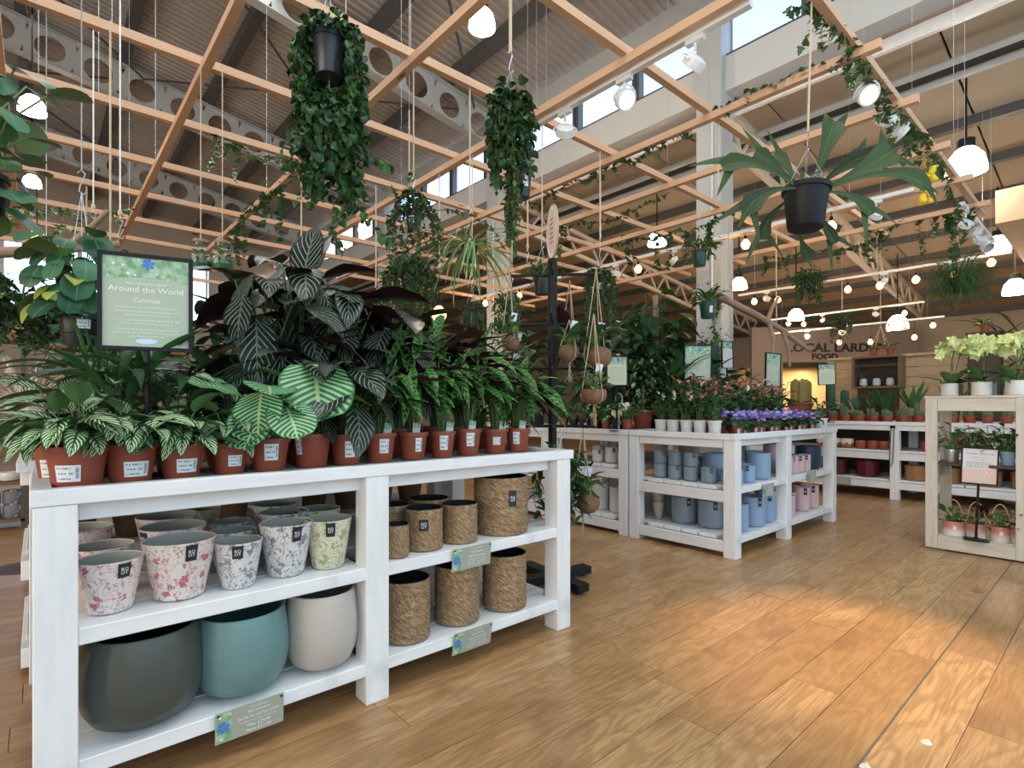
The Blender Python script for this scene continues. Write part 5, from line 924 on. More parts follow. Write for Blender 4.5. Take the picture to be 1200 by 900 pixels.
for i in range(11):
    x = 4.02+i*.145; t = pl('african_violet', 'violet with purple flowers in terracotta pot, %s from the counter corner' % ORD[i], x, 1.975+.02*(i % 2), .095, .085, 'terra', [dict(m=LVI, n=11, r=(.03, .07), z=(.0, .03), p=(-25, 10))], st=(.2, .05, .5, .024))
    rosette(t, .075, [dict(m=VPE, n=30, r=(.0, .085), z=(.035, .085), p=(-20, 60), st=0)], name='flower')
for i in range(8):
    x = 4.05+i*.2; t = pl('african_violet', 'violet in the second row, %s from the left, hidden behind the front ones' % ORD[i], x, 2.13, .095, .085, 'terra', [dict(m=LVI, n=9, r=(.03, .07), z=(.0, .03), p=(-25, 10))]); rosette(t, .075, [dict(m=VPE, n=22, r=(.0, .085), z=(.05, .10), p=(-20, 60), st=0)], name='flower')
pl('potted_houseplant', 'pale blue-white pot with leafy plant at the right end of the violet row', 5.70, 1.98, .14, .10, 'whitepot', [dict(m=LM, n=18, r=(.02, .08), z=(.02, .2), p=(0, 60))], foot=.8)
for i, (x, y) in enumerate(((4.05, 2.32), (4.30, 2.28), (4.55, 2.30), (4.80, 2.27), (5.05, 2.30), (5.30, 2.27), (5.55, 2.30), (4.16, 2.50), (4.45, 2.48), (4.75, 2.50), (5.05, 2.48), (5.35, 2.50))):
    t = pl('potted_anthurium', 'anthurium with pink flowers, %s from the left in the %s flowering row' % (ORD[i if i < 7 else i-7], 'front' if i < 7 else 'rear'), x, y, .12, .11, 'terra', [dict(m=LPL, n=14, r=(.02, .10), z=(.06, .26), p=(-10, 60), s=(.6, 1.0)), dict(m=LHM[:1], n=4, r=(.06, .12), z=(.1, .2), p=(-40, 20), s=(.7, 1))])
    rosette(t, .10, [dict(m=SPK if i % 3 else SPK+SPC, n=13, r=(.03, .16), z=(.17, .35), p=(0, 80), s=(.6, .95))], name='flower')
for i, (y, mt, ms, d) in enumerate(((2.90, 'terra', LM, .10), (3.02, 'blackpot', LVAR, .10), (3.14, 'terra', LM+LL, .085), (3.27, 'terra', LVAR, .085), (3.40, 'blackpot', LVAR, .11), (3.53, 'blackpot', LPIL[:2], .10), (3.66, 'terra', LM, .10))):
    pl('potted_houseplant', 'small %s plant in %s pot, %s along the left counter from the white pots' % ('variegated' if ms is LVAR else 'green', 'black' if mt == 'blackpot' else 'terracotta', ORD[i]), 3.88, y, d, .10, mt, [dict(m=ms, n=18, r=(.01, .08), z=(.0, .15), p=(-20, 55), s=(.45, .9) if ms is not LVAR else (.6, 1))], st=(.35, .2, .6, .035) if i in (1, 4) else None)
t = thing('plant_pick', 'cream wooden butterfly-shaped pick with a wire loop, above the black pot', 'decoration', (3.84, 2.96, ZI)); MB().tube([(0, 0, .0), (0, 0, .2)], .003, 5).tube([rv(.03*math.cos(q), .28+.05*math.sin(q)) for q in [i*.63 for i in range(11)]], .003, 5).build('wire', 'steel', t)
for a, b, s in ((.045, .215, 1.2), (-.02, .145, 1.2)):
    hb = MB(); n = 20; pts = []
    for i in range(n): q = 2*PI*i/n; pts.append((.0026*s*16*math.sin(q)**3, .0026*s*(13*math.cos(q)-5*math.cos(2*q)-2*math.cos(3*q)-math.cos(4*q))))
    hb.add([rv(a+x, b+z, f) for f in (-.006, .0) for x, z in pts], [tuple(range(n)), tuple(range(n, 2*n))[::-1]]+[(i, (i+1) % n, n+(i+1) % n, n+i) for i in range(n)]).build('heart', plain('cream_wood', (.72, .64, .48), .7), t)
# tall foliage
t = pl('climbing_philodendron', 'tall dark green climber on a moss pole, the cone-shaped top of the island', 4.75, 3.20, .26, .24, 'blackpot', [dict(m=LBIG, n=30, r=(.12, .38), z=(.05, .55), p=(-45, 25), s=(.8, 1.1)), dict(m=LBIG, n=34, r=(.08, .28), z=(.5, .95), p=(-50, 20), s=(.7, 1.05)), dict(m=LHT, n=60, r=(.06, .30), z=(.2, 1.05), p=(-50, 10), s=(.7, 1.1), st=0), dict(m=LBIG[2:], n=9, r=(.03, .14), z=(.95, 1.20), p=(-40, 50), s=(.7, .95))])
MB().tube([(0, 0, .2), (.005, 0, .7), (0, 0, 1.35)], .03, 8).build('moss_pole', 'bark', t)
t = pl('potted_croton', 'bushy variegated fig with small yellow-green leaves, left of the peace lilies', 4.22, 2.98, .2, .18, 'terra', [dict(m=LVAR+LL+LM, n=170, r=(.03, .24), z=(.02, .50), p=(-50, 40), s=(.5, .85), st=0)], sep=200); MB().tube([(0, 0, .1), (.01, 0, .4)], .01, 6).build('trunk', 'bark', t)
for lb, x, y, specs in (('broad-leaved dark plant at the left of the island behind the cream sign', 4.15, 3.40, [dict(m=LBIG+LHT, n=46, r=(.06, .34), z=(.05, .65), p=(-45, 30), s=(.7, 1.0))]), ('dark bushy rubber plant at the left back of the island', 4.45, 3.78, [dict(m=LBIG, n=54, r=(.06, .40), z=(.1, .95), p=(-45, 30), s=(.7, 1.05))]), ('dark shrub beside the climber, left', 4.35, 3.30, [dict(m=LHT+LD, n=80, r=(.05, .34), z=(.1, .80), p=(-45, 30), s=(.8, 1.2), st=0)]),
    ('dark leafy shrub right behind the climber', 5.15, 3.35, [dict(m=LD+LHT, n=90, r=(.05, .36), z=(.1, .85), p=(-45, 30), s=(.9, 1.3), st=0)]), ('peace lily with upright leaves in front of the climber', 4.42, 2.80, [dict(m=LS+LPL, n=26, r=(.02, .10), z=(.1, .38), p=(20, 75), s=(1, 1.35))]), ('peace lily right of the large pale sign', 5.00, 2.82, [dict(m=LPL+LBIG[:1], n=28, r=(.03, .18), z=(.1, .46), p=(0, 65), s=(.9, 1.25))]), ('broad glossy plant behind the pink flowers, right half', 5.35, 2.85, [dict(m=LPL+LHT, n=30, r=(.03, .20), z=(.1, .42), p=(-10, 60), s=(.8, 1.2))]),
    ('leafy plant at the right end of the island behind the signs', 5.65, 2.75, [dict(m=LPL+LM, n=36, r=(.03, .22), z=(.05, .36), p=(-20, 60), s=(.7, 1.1))]), ('grassy dracaena at the back right of the island', 5.6, 3.25, [dict(m=LS, n=44, r=(.02, .12), z=(.1, .55), p=(10, 75), s=(.9, 1.3))]), ('dark foliage plant between the climber and the fig', 4.55, 3.05, [dict(m=LHT+LD, n=50, r=(.04, .25), z=(.05, .55), p=(-40, 40), s=(.8, 1.1), st=0)]), ('tall weeping plant at the far back of the island', 5.0, 4.0, [dict(m=LBIG+LHT, n=80, r=(.06, .40), z=(.1, 1.1), p=(-50, 20), s=(.7, 1.1), st=0)]), ('bushy plant at the far left back of the island', 3.98, 4.15, [dict(m=LHT+LD, n=80, r=(.06, .38), z=(.1, .85), p=(-45, 30), s=(.8, 1.2), st=0)]), ('green plant at the back right corner of the island', 5.55, 3.9, [dict(m=LM+LHM, n=70, r=(.06, .36), z=(.1, .8), p=(-45, 30), s=(.9, 1.4), st=0)])):
    pl('potted_foliage_plant', lb, x, y, .2, .18, 'blackpot', specs)
def dash(z0, n, w_, h_=.0045, gap=.014, x=0):
    mb = MB()
    for i in range(n):
        a = -w_/2; b = w_/2*U_(.75, 1)
        while a < b: c = a+U_(.008, .026); mb.box(x+a, x+min(c, b), -.0012, -.0008, z0-i*gap-h_/2, z0-i*gap+h_/2); a = c+.006
    return mb
cream_ink = plain('soft_white_print', (.72, .74, .62), .6)
for lb, loc, rz, wd, ht, card, roll in (('cream information card on the island, beside the largest coconut', (3.80, 2.95, 1.285), RT, .185, .26, 'sagecream', 0), ('large pale green information card in the middle of the pink flowers', (4.56, 2.63, 1.345), RT-.1, .245, .325, 'sage', 1), ('information card turned half away, behind the lowest fern pot', (5.38, 2.74, 1.50), RT+.63, .20, .28, 'lilac', -2), ('narrow-looking turned information card with black frame, right half of the island', (5.30, 2.27, 1.295), RT+.45, .21, .325, 'sage', 2), ('small cream information card among the cacti', (7.00, 2.34, 1.36), RT-.1, .20, .25, 'sagecream', -2)):
    s = frame_sign('information_sign', lb, loc, rz, wd, ht, card, None, None, 'pr_leaf', (.05, .88), post=loc[2]-(ZI if loc[0] < 6 else .92), fw=.008, roll=roll); p = [c for c in s.children if c.name.startswith('poster')][0]
    l = dash(ht*.62, 8, wd*.72, .005, ht*.065).build('printed_lines', cream_ink if card != 'sagecream' else M['sage'], p, loc=(0, -.002, loc[2]-(ZI if loc[0] < 6 else .92)))
# ---------------------------------------------------------------- limewashed cabinet with orchids
t = thing('open_cabinet', 'limewashed open-fronted cabinet with orchids on top at the right edge', 'cabinet', (5.21, .30, 0)); H_ = 1.185; y0, y1 = -.28, .755; W_c = .52
for x in (0, W_c-.045):
    for a, b in ((y1-.075, y1), (y1-.52-.09, y1-.52), (y0, y0+.075)): box('stile', 'cream', x, x+.045, a, b, 0.012, H_-.02, t, .003)
    for a, b in ((y1-.52, y1-.076), (y0+.076, y1-.52-.091)): box('rail', 'cream', x+.003, x+.042, a, b, H_-.115, H_-.021, t, .002); box('rail', 'cream', x+.003, x+.042, a, b, .012, .105, t, .002)
for k in range(5): box('top_board', 'cream', k*W_c/5+.002, (k+1)*W_c/5-.002, y0-.005, y1+.005, H_-.019, H_, t, .002)
for z in (.09, .65):
    for k in range(4): box('shelf_board', 'darkwood' if z > .5 else 'cream', .05+k*.105, .05+(k+1)*.105-.004, y0+.05, y1-.05, z, z+.022, t, .001)
for y in (y1-.06, y0+.02): box('side_rail', 'cream', .05, W_c-.05, y, y+.03, .55, .63, t, .002)
LOR = [lm('leaf', 'l_mid', 'lance', .24, .075, d, .25) for d in (.5, 1.0)]; OF = [lm('flower', 'f_lime', 'heart', .05, .048, d, .3, 5, 4) for d in (.2, .6)]
def orchid(lb, x, y, z, d, h, n, lean=0, mat='whitepot'):
    t = thing('potted_orchid', lb, 'plant', (x, y, z)); nursery(t, mat, d, h, foot=.96, rim=.05); rosette(t, h*.85, [dict(m=LOR, n=7, r=(.015, .04), z=(.0, .04), p=(5, 55), s=(.8, 1.1), st=0)]); st = MB()
    for k in range(2):
        a = -2.3+k*1.9+lean; top = Vector((.05*math.cos(a), .05*math.sin(a), h+.29)); end = top+Vector(rv((-.16, .15)[k], -.03, -.05)); P = [Vector((0, 0, h*.8)), Vector((.02*math.cos(a), .02*math.sin(a), h+.15)), top, (top+end)/2+Vector((0, 0, .02)), end]; st.tube(P, .0035, 5)
        for j in range(n):
            u = j/(n-1); c = P[2]+(P[4]-P[2])*u+Vector((U_(-.035, .035), U_(-.035, .035), .04*math.sin(PI*u)-.045*(j % 2))); fl_ = MB(); face = Matrix.Rotation(FW+PI+U_(-.6, .6), 4, 'Z') @ Matrix.Rotation(PI/2+U_(-.3, .3), 4, 'Y')
            for q in range(5):
                d_ = OF[q % 2][1]; s_ = (1.15, 1.3, 1.05, 1.05, 1.3)[q]; fl_.add(d_[0], d_[1], d_[2], Matrix.Translation(c) @ face @ Matrix.Rotation(q*2*PI/5+.2, 4, 'Z') @ Matrix.Rotation(-.35, 4, 'Y') @ Matrix.Scale(s_, 4))
            fl_.build('flower', 'f_lime', t)
    st.build('stems', 'stem', t)
for a in (('pale green orchid in white pot at the left end of the cabinet top', 5.33, .925, 1.187, .115, .095, 8), ('pale green orchid in white pot in the middle of the cabinet top', 5.33, .735, 1.187, .13, .10, 9), ('pale green orchid in white pot cut by the right edge, on the cabinet', 5.33, .54, 1.187, .14, .105, 9, .4), ('orchid in grey pot behind the left white pot', 5.52, .93, 1.187, .12, .095, 7, 1, 'inside'), ('orchid in grey pot behind the middle white pot', 5.52, .73, 1.187, .12, .095, 7, 2, 'inside')): orchid(*a)
LSN = [lm('leaf', 'l_mid', 'strap', .22, .028, d, .3, 6, 2) for d in (.1, .3)]
ombre = NT('pink_ombre_glaze', .35); ombre.col(ombre.mix(ombre.ss(ombre.xyz(ombre.tc())[2], .02, .075), (.74, .66, .60), (.60, .26, .20))); M['ombre'] = ombre.m
ivw = [lm('leaf', 'l_light', 'strap', .22, .022, d, .3, 8, 2) for d in (2.6, 3.4)]
for lb, x, y, d, mt, ms in (('planted pink ombre bowl at the left of the cabinet floor shelf', 5.33, .90, .150, 'ombre', LM), ('planted peach ombre bowl in the middle, behind the sign base', 5.33, .765, .130, 'ombre', LM+LRED[:1]), ('planted peach ombre bowl right of the sign base', 5.33, .63, .125, 'ombre', LM), ('planted coral ombre bowl at the right of the cabinet floor shelf', 5.33, .505, .13, 'ombre', LD)):
    t = pl('planted_bowl', lb, x, y, d, .11, mt, [dict(m=ms, n=18, r=(.02, .08), z=(.0, .12), p=(-20, 50), s=(.5, .8) if ms is not LD else (.6, .9))], z=.113, foot=.94, rim=.04, st=(.1, .45, .7, .02))
    MB().tube([(0, -.055*math.cos(q), .1+.17*math.sin(q)) for q in [PI*j/12 for j in range(13)]], .004, 6).build('wicker_handle', 'string', t)
for lb, x, y, d, mt, ms, fm in (('pink-flowered plant in a foil-wrapped pot at the left of the middle shelf', 5.32, .91, .11, 'steel', LM, 'f_pink'), ('dark-leaved plant with pale edges on the middle shelf, second from left', 5.36, .80, .11, 'whitepot', LVAR+LM, 'f_white'), ('white-flowered plant on the middle shelf behind the sign', 5.36, .69, .11, 'greenpot', LVAR+LD, 'f_white'), ('small plant in pale blue pot on the middle shelf right of the sign', 5.33, .59, .10, 'blue', LD, 'f_white'), ('leafy plant at the right end of the middle shelf', 5.36, .49, .11, 'crate', LM+LD, 'f_white')):
    t = pl('potted_flower', lb, x, y, d, .10, mt, [dict(m=ms, n=26, r=(.02, .09), z=(.0, .19), p=(-25, 55), s=(.4, .75))], z=.674); f_ = lm('flower', fm, 'round', .045, .045, .3, .2, 4, 2); rosette(t, .09, [dict(m=[f_], n=7, r=(.02, .08), z=(.02, .08 if fm == 'f_pink' else .14), p=(0, 60), st=0)], name='flower')
s = frame_sign('information_sign', 'black framed Indoor Blooms sign on a thin stand in front of the cabinet shelf', (5.245, .755, .525), math.radians(-90+14), .215, .275, 'lilac', [('Indoor Blooms', .026, 0, .222, 'CENTER'), ('Beautiful blooms all', .013, 0, .198, 'CENTER'), ('year round', .013, 0, .182, 'CENTER')], 'ink_grey', 'pr_bloom', None, post=.412, pfrac=.38, low=True, roll=2, fw=.010)
dash(.165, 4, .15, .004, .012).build('printed_lines', 'ink_grey', [c for c in s.children if c.name.startswith('poster')][0], loc=(0, -.002, .412))
# ---------------------------------------------------------------- cactus bench goods
M['maroon'] = tint('maroon_glaze', (.10, .012, .018)); M['tan'] = tint('tan_glaze', (.32, .16, .06)); M['cactus'] = plain('cactus_green', (.09, .14, .06), .7, var=.4, sc=60, bump=.5); M['bluecactus'] = plain('blue_green_cactus', (.035, .10, .07), .6, var=.3, sc=30)
two = NT('white_scallop_glaze', .35); _p = two.xyz(two.tc()); two.col(two.mix(two.ss(two.op('ADD', _p[2], two.op('MULTIPLY', two.op('SINE', two.op('MULTIPLY', two.op('ARCTAN2', _p[1], _p[0]), 7)), .012)), .054, .060), (.40, .12, .05), (.74, .68, .60))); M['scallop'] = two.m
BOWL = [(.30, 0), (.42, .1), (.49, .4), (.50, .7), (.46, 1)]
for i, y in enumerate((2.66, 2.53, 2.38)): pot('plant_pot', 'white scalloped terracotta bowl, %s from the left on the far middle shelf' % ORD[i], 7.77, y, .582, .155, .115, 'scallop', BOWL)
for i, y in enumerate((2.22, 2.09, 1.97)): pot('plant_pot', 'round terracotta bowl, %s to the right of the scalloped ones' % ORD[i], 7.76, y, .582, .125, .10, 'terra', BOWL)
for i, (y, d) in enumerate(((2.74, .20), (2.50, .25), (2.16, .26))): pot('plant_pot', 'large maroon pot on the far low shelf, %s from the left' % ORD[i], 7.80, y, .237, d, .195, 'maroon', [(.40, 0), (.45, .05), (.5, 1)])
pot('plant_pot', 'small crimson pot on the far middle shelf, right bay', 7.77, 1.56, .582, .11, .11, tint('crimson_glaze', (.30, .03, .06)), DRUM)
for i, (y, d) in enumerate(((1.66, .24), (1.38, .24), (1.02, .24), (.72, .24))): pot('plant_pot', 'tan square-looking pot on the far low shelf, %s in the right bays' % ORD[i], 7.80, y, .237, d, .17, 'tan', [(.42, 0), (.47, .05), (.5, 1)])
price_card('small price card under the maroon pots of the far bench', 0, .237, grid, 0, y=0, rz=-PI/2).location = (7.626, 2.40, .225)
t = thing('chain', 'dark chain hanging on the front post of the cactus bench', 'chain', (7.625, 1.84, .86)); MB().tube([(-.004, .0, 0), (-.006, .008, -.25), (-.006, .015, -.42), (-.006, .03, -.47), (-.006, .045, -.42), (-.006, .04, -.2), (-.004, .03, 0)], .006, 5).build('links', 'darksteel', t); MB().box(-.01, 0, -.01, .04, -.01, .02).build('hook_plate', 'black', t)
def cactus(lb, x, y, d, h, kind, z=.912, mat='terra', st=False, cm='cactus'):
    t = thing('potted_cactus', lb, 'cactus', (x, y, z)); nursery(t, mat, d, d*.75, (.1, .1, .5, .028) if st else None); zz = d*.6; mb = MB()
    def rib(x0, y0, z0, r, hh, n=10):
        K = 9; v = []; f = []; N = n*2
        for i in range(K+1):
            u = i/K; rr = r*(math.sin(PI*(.12+.88*u))**.5 if hh < 3*r else min(1, 2*u+.75)*math.sqrt(max(0, 1-max(0, (u-.75)/.25)**2))); rr = max(rr, .001)
            for k in range(N): q = 2*PI*k/N; e = rr*(1 if k % 2 else .86); v.append((x0+e*math.cos(q), y0+e*math.sin(q), z0+hh*u))
        for i in range(K):
            for k in range(N): f.append((i*N+k, i*N+(k+1) % N, (i+1)*N+(k+1) % N, (i+1)*N+k))
        mb.add(v, f)
    if kind == 'ball': rib(0, 0, zz, d*.42, h)
    elif kind == 'multi':
        for k in range(5): a = k*1.26; rib(d*.22*math.cos(a), d*.22*math.sin(a), zz, d*.2, h*U_(.7, 1.1), 7)
    elif kind == 'pear':
        for a, b, s in ((0, zz, 1), (-.5, zz+h*.3, .75), (.5, zz+h*.32, .8), (.1, zz+h*.42, .85), (-.2, zz+h*.62, .6)):
            d_ = MB().lathe([(.002, 0), (.6, .2), (1, .55), (.8, .85), (.3, 1)], 12, Matrix.Translation((0, a*h*.45, b)) @ Matrix.Rotation(-a*.8, 4, 'X') @ Matrix.Diagonal((h*.05*s, h*.20*s, h*.40*s, 1))); mb.add(d_.v, d_.f)
    else: rib(0, 0, zz, d*.26, h, 8)
    mb.build('cactus_body', cm, t, smooth=30); return t
n = 0
for i in range(15):
    y = 2.84-i*.152; x = 7.74+.02*(i % 3); k = ('ball', 'multi', 'ball', 'col')[i % 4]; cactus('small %s cactus, front row of the far bench, %s from left' % ({'ball': 'round', 'multi': 'clustered', 'col': 'finger-shaped'}[k], ORD[i]), x, y, .115, {'ball': .075, 'multi': .08, 'col': .13}[k], k, st=i % 2 == 0)
for i in range(14):
    y = 2.80-i*.16; k = ('multi', 'ball', 'col', 'ball', 'multi')[i % 5]; cactus('%s cactus, second row of the far bench, %s from left' % ({'ball': 'round', 'multi': 'clustered', 'col': 'finger-shaped'}[k], ORD[i]), 7.90, y, .12, {'ball': .085, 'multi': .10, 'col': .17}[k], k)
cactus('large golden clustered cactus left of the cream card', 8.05, 3.05, .34, .44, 'multi', cm=plain('golden_cactus', (.28, .22, .07), .7, var=.4, sc=50)); cactus('tall blue-green columnar cactus right of the cream card', 8.15, 2.70, .22, .45, 'col', cm='bluecactus'); cactus('second tall columnar cactus beside the blue-green one', 8.2, 2.54, .20, .32, 'col', cm='bluecactus'); cactus('rounded pale green cactus at the left back of the far bench', 8.1, 2.40, .2, .20, 'ball', cm='bluecactus')
LAG = [lm('leaf', 'l_dark', 'lance', .36, .075, d, .5, 8, 2) for d in (.1, .3)]; LSAN = [lm('leaf', 'l_mid', 'lance', .40, .065, d, .3, 8, 2) for d in (.05, .15)]
def spiky(lb, x, y, d, ms, n, s, mat='blackpot', p=(45, 85)): t = thing('potted_succulent', lb, 'plant', (x, y, .912)); nursery(t, mat, d, d*.85, foot=.85); rosette(t, d*.75, [dict(m=ms, n=n, r=(.01, d*.25), z=(0, .02), p=p, s=s, st=0)]); return t
spiky('dark agave with broad pointed leaves in black pot on the far bench', 8.02, 2.02, .17, LAG, 13, (.8, 1.05), p=(35, 80)); spiky('upright snake plant in a pale square pot right of the agave', 8.1, 1.76, .20, LSAN, 12, (.7, 1.0), 'inside'); spiky('snake plant behind the orchids at the right of the far bench', 8.15, 1.40, .18, LSAN, 10, (.7, 1.0)); spiky('small rosette succulent with pale flower head, left on the far bench', 7.95, 2.62, .13, LAG, 10, (.4, .6), 'terra', (30, 70)); spiky('dark snake plant near the prickly pear', 8.25, 2.25, .16, LSAN, 9, (.5, .7))
t = thing('driftwood', 'piece of dark driftwood lying among the cacti', 'driftwood', (7.98, 2.28, .95)); MB().tube([(0, .22, .13), (0, .08, .06), (0, -.08, .02), (.02, -.22, 0)], [.022, .026, .022, .012], 8).build('wood', 'bark', t, smooth=True); MB().tube([(0, .08, .06), (.02, .12, .16), (.02, .16, .24)], [.016, .012, .006], 6).build('twig', 'bark', t)
# slatted partition with a dark display box, wooden cupboard, things on top
M['slat'] = painted('pale_pine_boarding', (.62, .44, .25), (.52, .35, .19))
t = thing('slatted_partition', 'pale wooden partition of horizontal boards behind the cactus bench', 'partition', (9.0, 1.35, 0))
for i in range(13): box('board', 'slat', 0, .022, 0, 1.62, .06+i*.133, .06+(i+1)*.133-.010, t, .002)
for y in (0.0, .78, 1.57): box('upright', 'slat', -.03, -.001, y, y+.09, 0, 1.83, t, .002)
box('cap_board', 'slat', -.06, .06, -.02, 1.66, 1.80, 1.83, t, .002)
t = thing('display_box', 'dark wooden display box with a glazed case, fixed to the slatted partition', 'display box', (8.70, 2.05, 1.36)); y0, y1 = -.02, .56
for a in ((0, .26, y0, y1, 0, .03), (0, .26, y0, y1, .42, .45), (0, .26, y0, y0+.03, .03, .42), (0, .26, y1-.03, y1, .03, .42)): box('side_board', 'crate', *a, t, .002)
box('back_board', 'darkwood', .24, .26, y0+.03, y1-.03, .03, .42, t); box('rail', 'darkwood', 0, .03, y0+.03, y1-.03, .30, .33, t)
box('glass_case', 'glass', .03, .2, y0+.06, y1-.06, .04, .24, t)
for k in range(3): t2 = MB().lathe([(.03, 0), (.05, .02), (.045, .09), (.03, .11)], 12, Matrix.Translation((8.80, 2.17+k*.16, 1.392)), True).build('jar', 'whiteg'); prop(t2, 'small white jar inside the dark display box, %s from the right' % ORD[k], 'jar')
box('stand', 'darkwood', .05, .25, .05, .5, -.42, 0, t)
t = thing('cupboard', 'narrow dark wooden cupboard behind the left orchid', 'cupboard', (8.75, 1.04, 0)); box('body', 'darkwood', 0, .3, 0, .30, 0, 2.0, t, .003); box('top', 'darkwood', -.02, .32, -.02, .32, 2.0, 2.03, t, .003); box('door', 'darkwood', -.018, -.001, .01, .29, .08, 1.96, t, .003)
for lb, x, y, z in (('small plant in pot on top of the dark cupboard', 8.9, 1.2, 2.03), ('small plant on top of the slatted partition, left', 9.0, 2.42, 1.83), ('small plant on top of the slatted partition, right of the other', 9.0, 2.22, 1.83)): pl('potted_houseplant', lb, x, y, .11, .09, 'terra', [dict(m=LM, n=22, r=(.01, .08), z=(0, .08), p=(-10, 60), s=(.4, .8))], z=z)
t = thing('hanging_planter_box', 'square wooden planter box hung on ropes in front of the far wall', 'planter', (10.6, 2.75, 1.95)); box('box', 'crate', -.12, .12, -.12, .12, 0, .16, t, .004); MB().tube([(.1, .1, .16), (0, 0, .5), (-.1, -.1, .16)], .005, 4).tube([(.1, -.1, .16), (0, 0, .5), (-.1, .1, .16)], .005, 4).tube([(0, 0, .5), (0, 0, 3.05)], .005, 4).build('rope', 'rope', t)
t = thing('potted_palm', 'tall feathery palm at the far right behind the orchids', 'plant', (9.6, .75, 0)); nursery(t, 'blackpot', .4, .36); LPB = [lm('leaf', 'l_dark', 'lance', .55, .035, d, .4, 6, 2) for d in (.6, 1.2)]; rosette(t, .3, [dict(m=LPB, n=110, r=(.05, .5), z=(.9, 1.9), p=(-20, 70))])
# ---------------------------------------------------------------- gift shelves at the far left
def shelves(lb, x0, x1, y, zs, top):
    t = thing('gift_shelves', lb, 'shelves', (x0, y, 0)); W = x1-x0
    for x in (0, W-.03):
        for yy in (0, .42): box('upright', 'darksteel', x, x+.03, yy, yy+.03, 0, top, t)
    for z in zs: box('shelf_board', 'crate', .0, W, 0, .45, z-.025, z, t, .002)
    return t
ZS = (.10, .43, .74, 1.08, 1.40, 1.72)
shelves('dark metal rack with wooden shelves of gifts at the far left behind the bench', -1.05, -.09, 6.55, ZS, 1.75); shelves('second gift rack with wooden shelves, right of the first and behind plants', .05, 1.3, 7.1, ZS, 1.75)
M['felt'] = NT('grey_felt_white_dots', .9).m; q_ = NT('grey_felt_white_dots', .9); q_.col(q_.mix(q_.ss(q_.vor(q_.tc(), 22), .22, .18), (.20, .215, .24), (.62, .63, .65))); M['felt'] = q_.m
def slouch(lb, x, y, z, w_, h_, mat): t = thing('felt_basket', lb, 'basket', (x, y, z)); MB().lathe([(w_*.42, 0), (w_*.5, h_*.12), (w_*.5, h_*.8), (w_*.44, h_), (w_*.38, h_*.97), (w_*.36, h_*.3), (.002, h_*.28)], 14).build('body', mat, t, smooth=50); MB().box(-w_*.16, w_*.16, -w_*.47, -w_*.44, h_*.75, h_*1.15).build('handle', mat, t); return t
i = 0
for z, nm in ((.10, 'floor'), (.10+.125, 'upper')):
    for x in (-.17, -.33, -.49, -.65): slouch('grey spotted felt basket, %s from right, %s layer of the bottom gift shelf' % (ORD[int((-.17-x)/.16+.5)], nm), x, 6.68, z+.001, .15, .122, 'felt')
def gift(lb, x, y, z, kind):
    if kind == 'gnome': t = thing('gnome_figure', lb, 'ornament', (x, y, z)); MB().lathe([(.05, 0), (.062, .03), (.05, .09), (.03, .12)], 14, close=True).build('body', 'whiteg', t, smooth=60); MB().lathe([(.042, .10), (.03, .14), (.004, .2)], 12).build('hat', 'terra', t); MB().lathe([(.001, .095), (.012, .1), (.012, .112), (.001, .118)], 8, Matrix.Translation((0, -.045, 0))).build('nose', 'creamg', t)
    elif kind == 'mush': t = thing('toadstool_ornament', lb, 'ornament', (x, y, z)); MB().lathe([(.035, 0), (.022, .05), (.018, .12)], 10, close=True).build('stalk', 'creamg', t); MB().lathe([(.065, .11), (.06, .135), (.03, .165), (.002, .172)], 14).build('cap', 'soffit', t, smooth=True)
    elif kind == 'bowl': pot('ceramic_bowl', lb, x, y, z, .15, .08, 'whiteg', BOWL, cat='bowl')
    elif kind == 'vase': pot('vase', lb, x, y, z, .10, .17, 'grey_blue', [(.3, 0), (.5, .3), (.42, .65), (.2, .85), (.26, 1)], cat='vase')
    else: t = thing('wicker_hamper', lb, 'basket', (x, y, z)); MB().box(-.11, .11, -.08, .08, 0, .12).build('body', 'basket', t, bevel=.006); MB().tube([(-.1, 0, .12), (-.06, 0, .22), (.06, 0, .22), (.1, 0, .12)], .007, 6).build('handle', 'string', t)
KN = {'gnome': 'white gnome with red hat', 'mush': 'brown toadstool ornament', 'bowl': 'white ceramic bowl', 'vase': 'grey-blue vase', 'hamper': 'wicker hamper'}; SHN = {.43: 'second', .74: 'third', 1.08: 'fourth', 1.40: 'fifth', 1.72: 'top'}
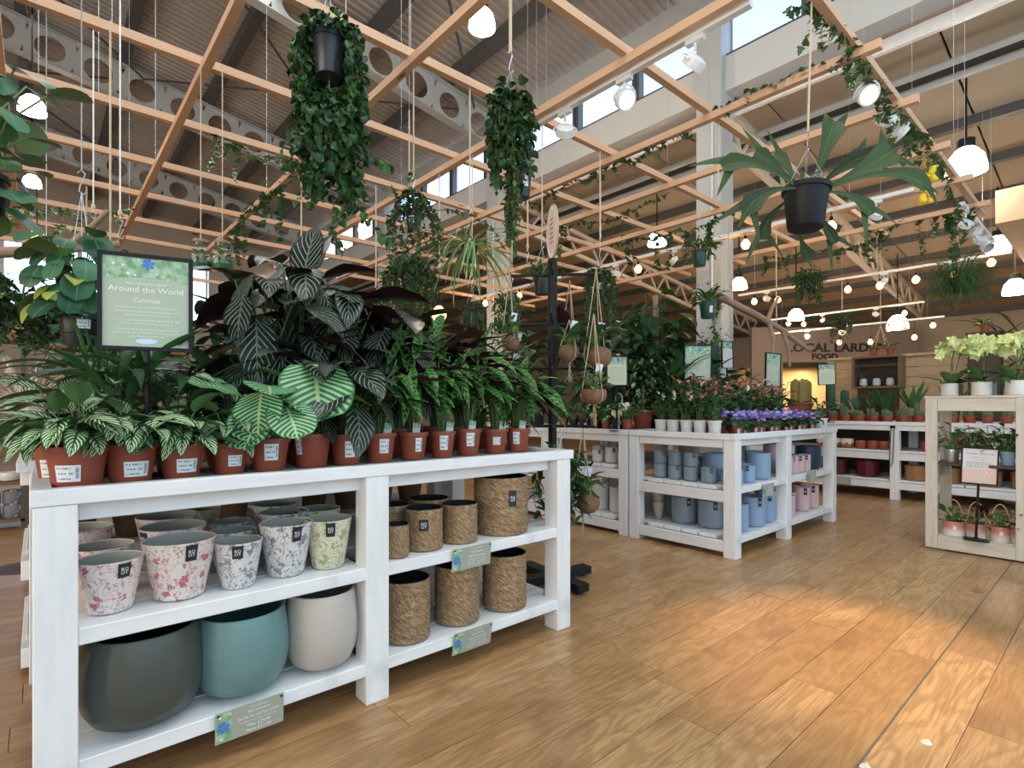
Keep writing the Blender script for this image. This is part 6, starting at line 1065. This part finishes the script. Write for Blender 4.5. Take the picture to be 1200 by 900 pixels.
for z, ks in ((.43, ('bowl', 'bowl', 'bowl', 'bowl')), (.74, ('gnome', 'gnome', 'gnome', 'gnome', 'gnome')), (1.08, ('mush', 'vase', 'mush', 'vase')), (1.40, ('mush', 'mush', 'gnome', 'mush')), (1.72, ('hamper', 'vase', 'hamper'))):
    cnt = {}
    for i, k in enumerate(ks):
        cnt[k] = cnt.get(k, 0)+1
        for rk, x0, y in (('left', -.20, 6.70), ('right', 1.1, 7.25)): gift('%s, %s shelf of %s gift rack, %s from right' % (KN[k], SHN[z], rk, ORD[cnt[k]-1]), x0-i*.21, y, z+.001, k)
t = thing('garden_statue', 'large slate-grey pear-shaped urn standing behind the left end of the benches', 'urn', (.42, 5.6, 0)); MB().lathe([(.16, 0), (.26, .25), (.27, .6), (.20, 1.0), (.13, 1.3), (.12, 1.42)], 24, close=True).build('body', plain('slate_grey_stone', (.17, .185, .21), .7), t, smooth=True); MB().lathe([(.12, 1.40), (.16, 1.44), (.14, 1.47), (.10, 1.45)], 24).build('lip', 'grey_blue', t)
t = thing('pampas_bunch', 'bunch of pale dried grasses behind the left hanging pots', 'dried grass', (-.05, 5.0, 1.0)); rosette(t, .02, [dict(m=[lm('stalk', 'f_cream', 'strap', .5, .006, .6, .2, 4, 2), lm('stalk', 'f_white', 'strap', .45, .007, .8, .2, 4, 2)], n=60, r=(.01, .06), z=(0, .1), p=(40, 85), st=0)], sep=0); MB().lathe([(.07, -.12), (.09, 0), (.06, .08), (.07, .1)], 14).build('vase', 'whiteg', t); MB().lathe([(.2, -1.0), (.02, -.98), (.02, -.14), (.14, -.12)], 14, close=True).build('pedestal', 'darkwood', t)
LT = [lm('leaf', 'l_light', 'ovate', .05, .03, .4, .2, 3, 2)]
for i, (x, y) in enumerate(((.71, 3.56), (.81, 3.50))):
    t = thing('glass_jar_terrarium', 'hanging glass jar terrarium with moss, %s of two above the dark calatheas' % ('left' if i == 0 else 'right'), 'terrarium', (x, y, 1.90)); MB().lathe([(.05, 0), (.062, .02), (.062, .10), (.05, .13), (.04, .135), (.04, .16)], 18, close=False).build('glass_jar', 'glass', t, smooth=True); MB().lathe([(.001, .003), (.055, .004), (.058, .04), (.03, .06), (.001, .062)], 12).build('moss', 'l_mid', t); rosette(t, .05, [dict(m=LT, n=10, r=(.005, .03), z=(0, .04), p=(10, 70))]); MB().tube([(0, 0, .16), (0, 0, 1.2)], .003, 5).build('cord', 'rope', t); MB().lathe([(.042, .155), (.042, .17), (.004, .172)], 14).build('lid', 'bark', t)
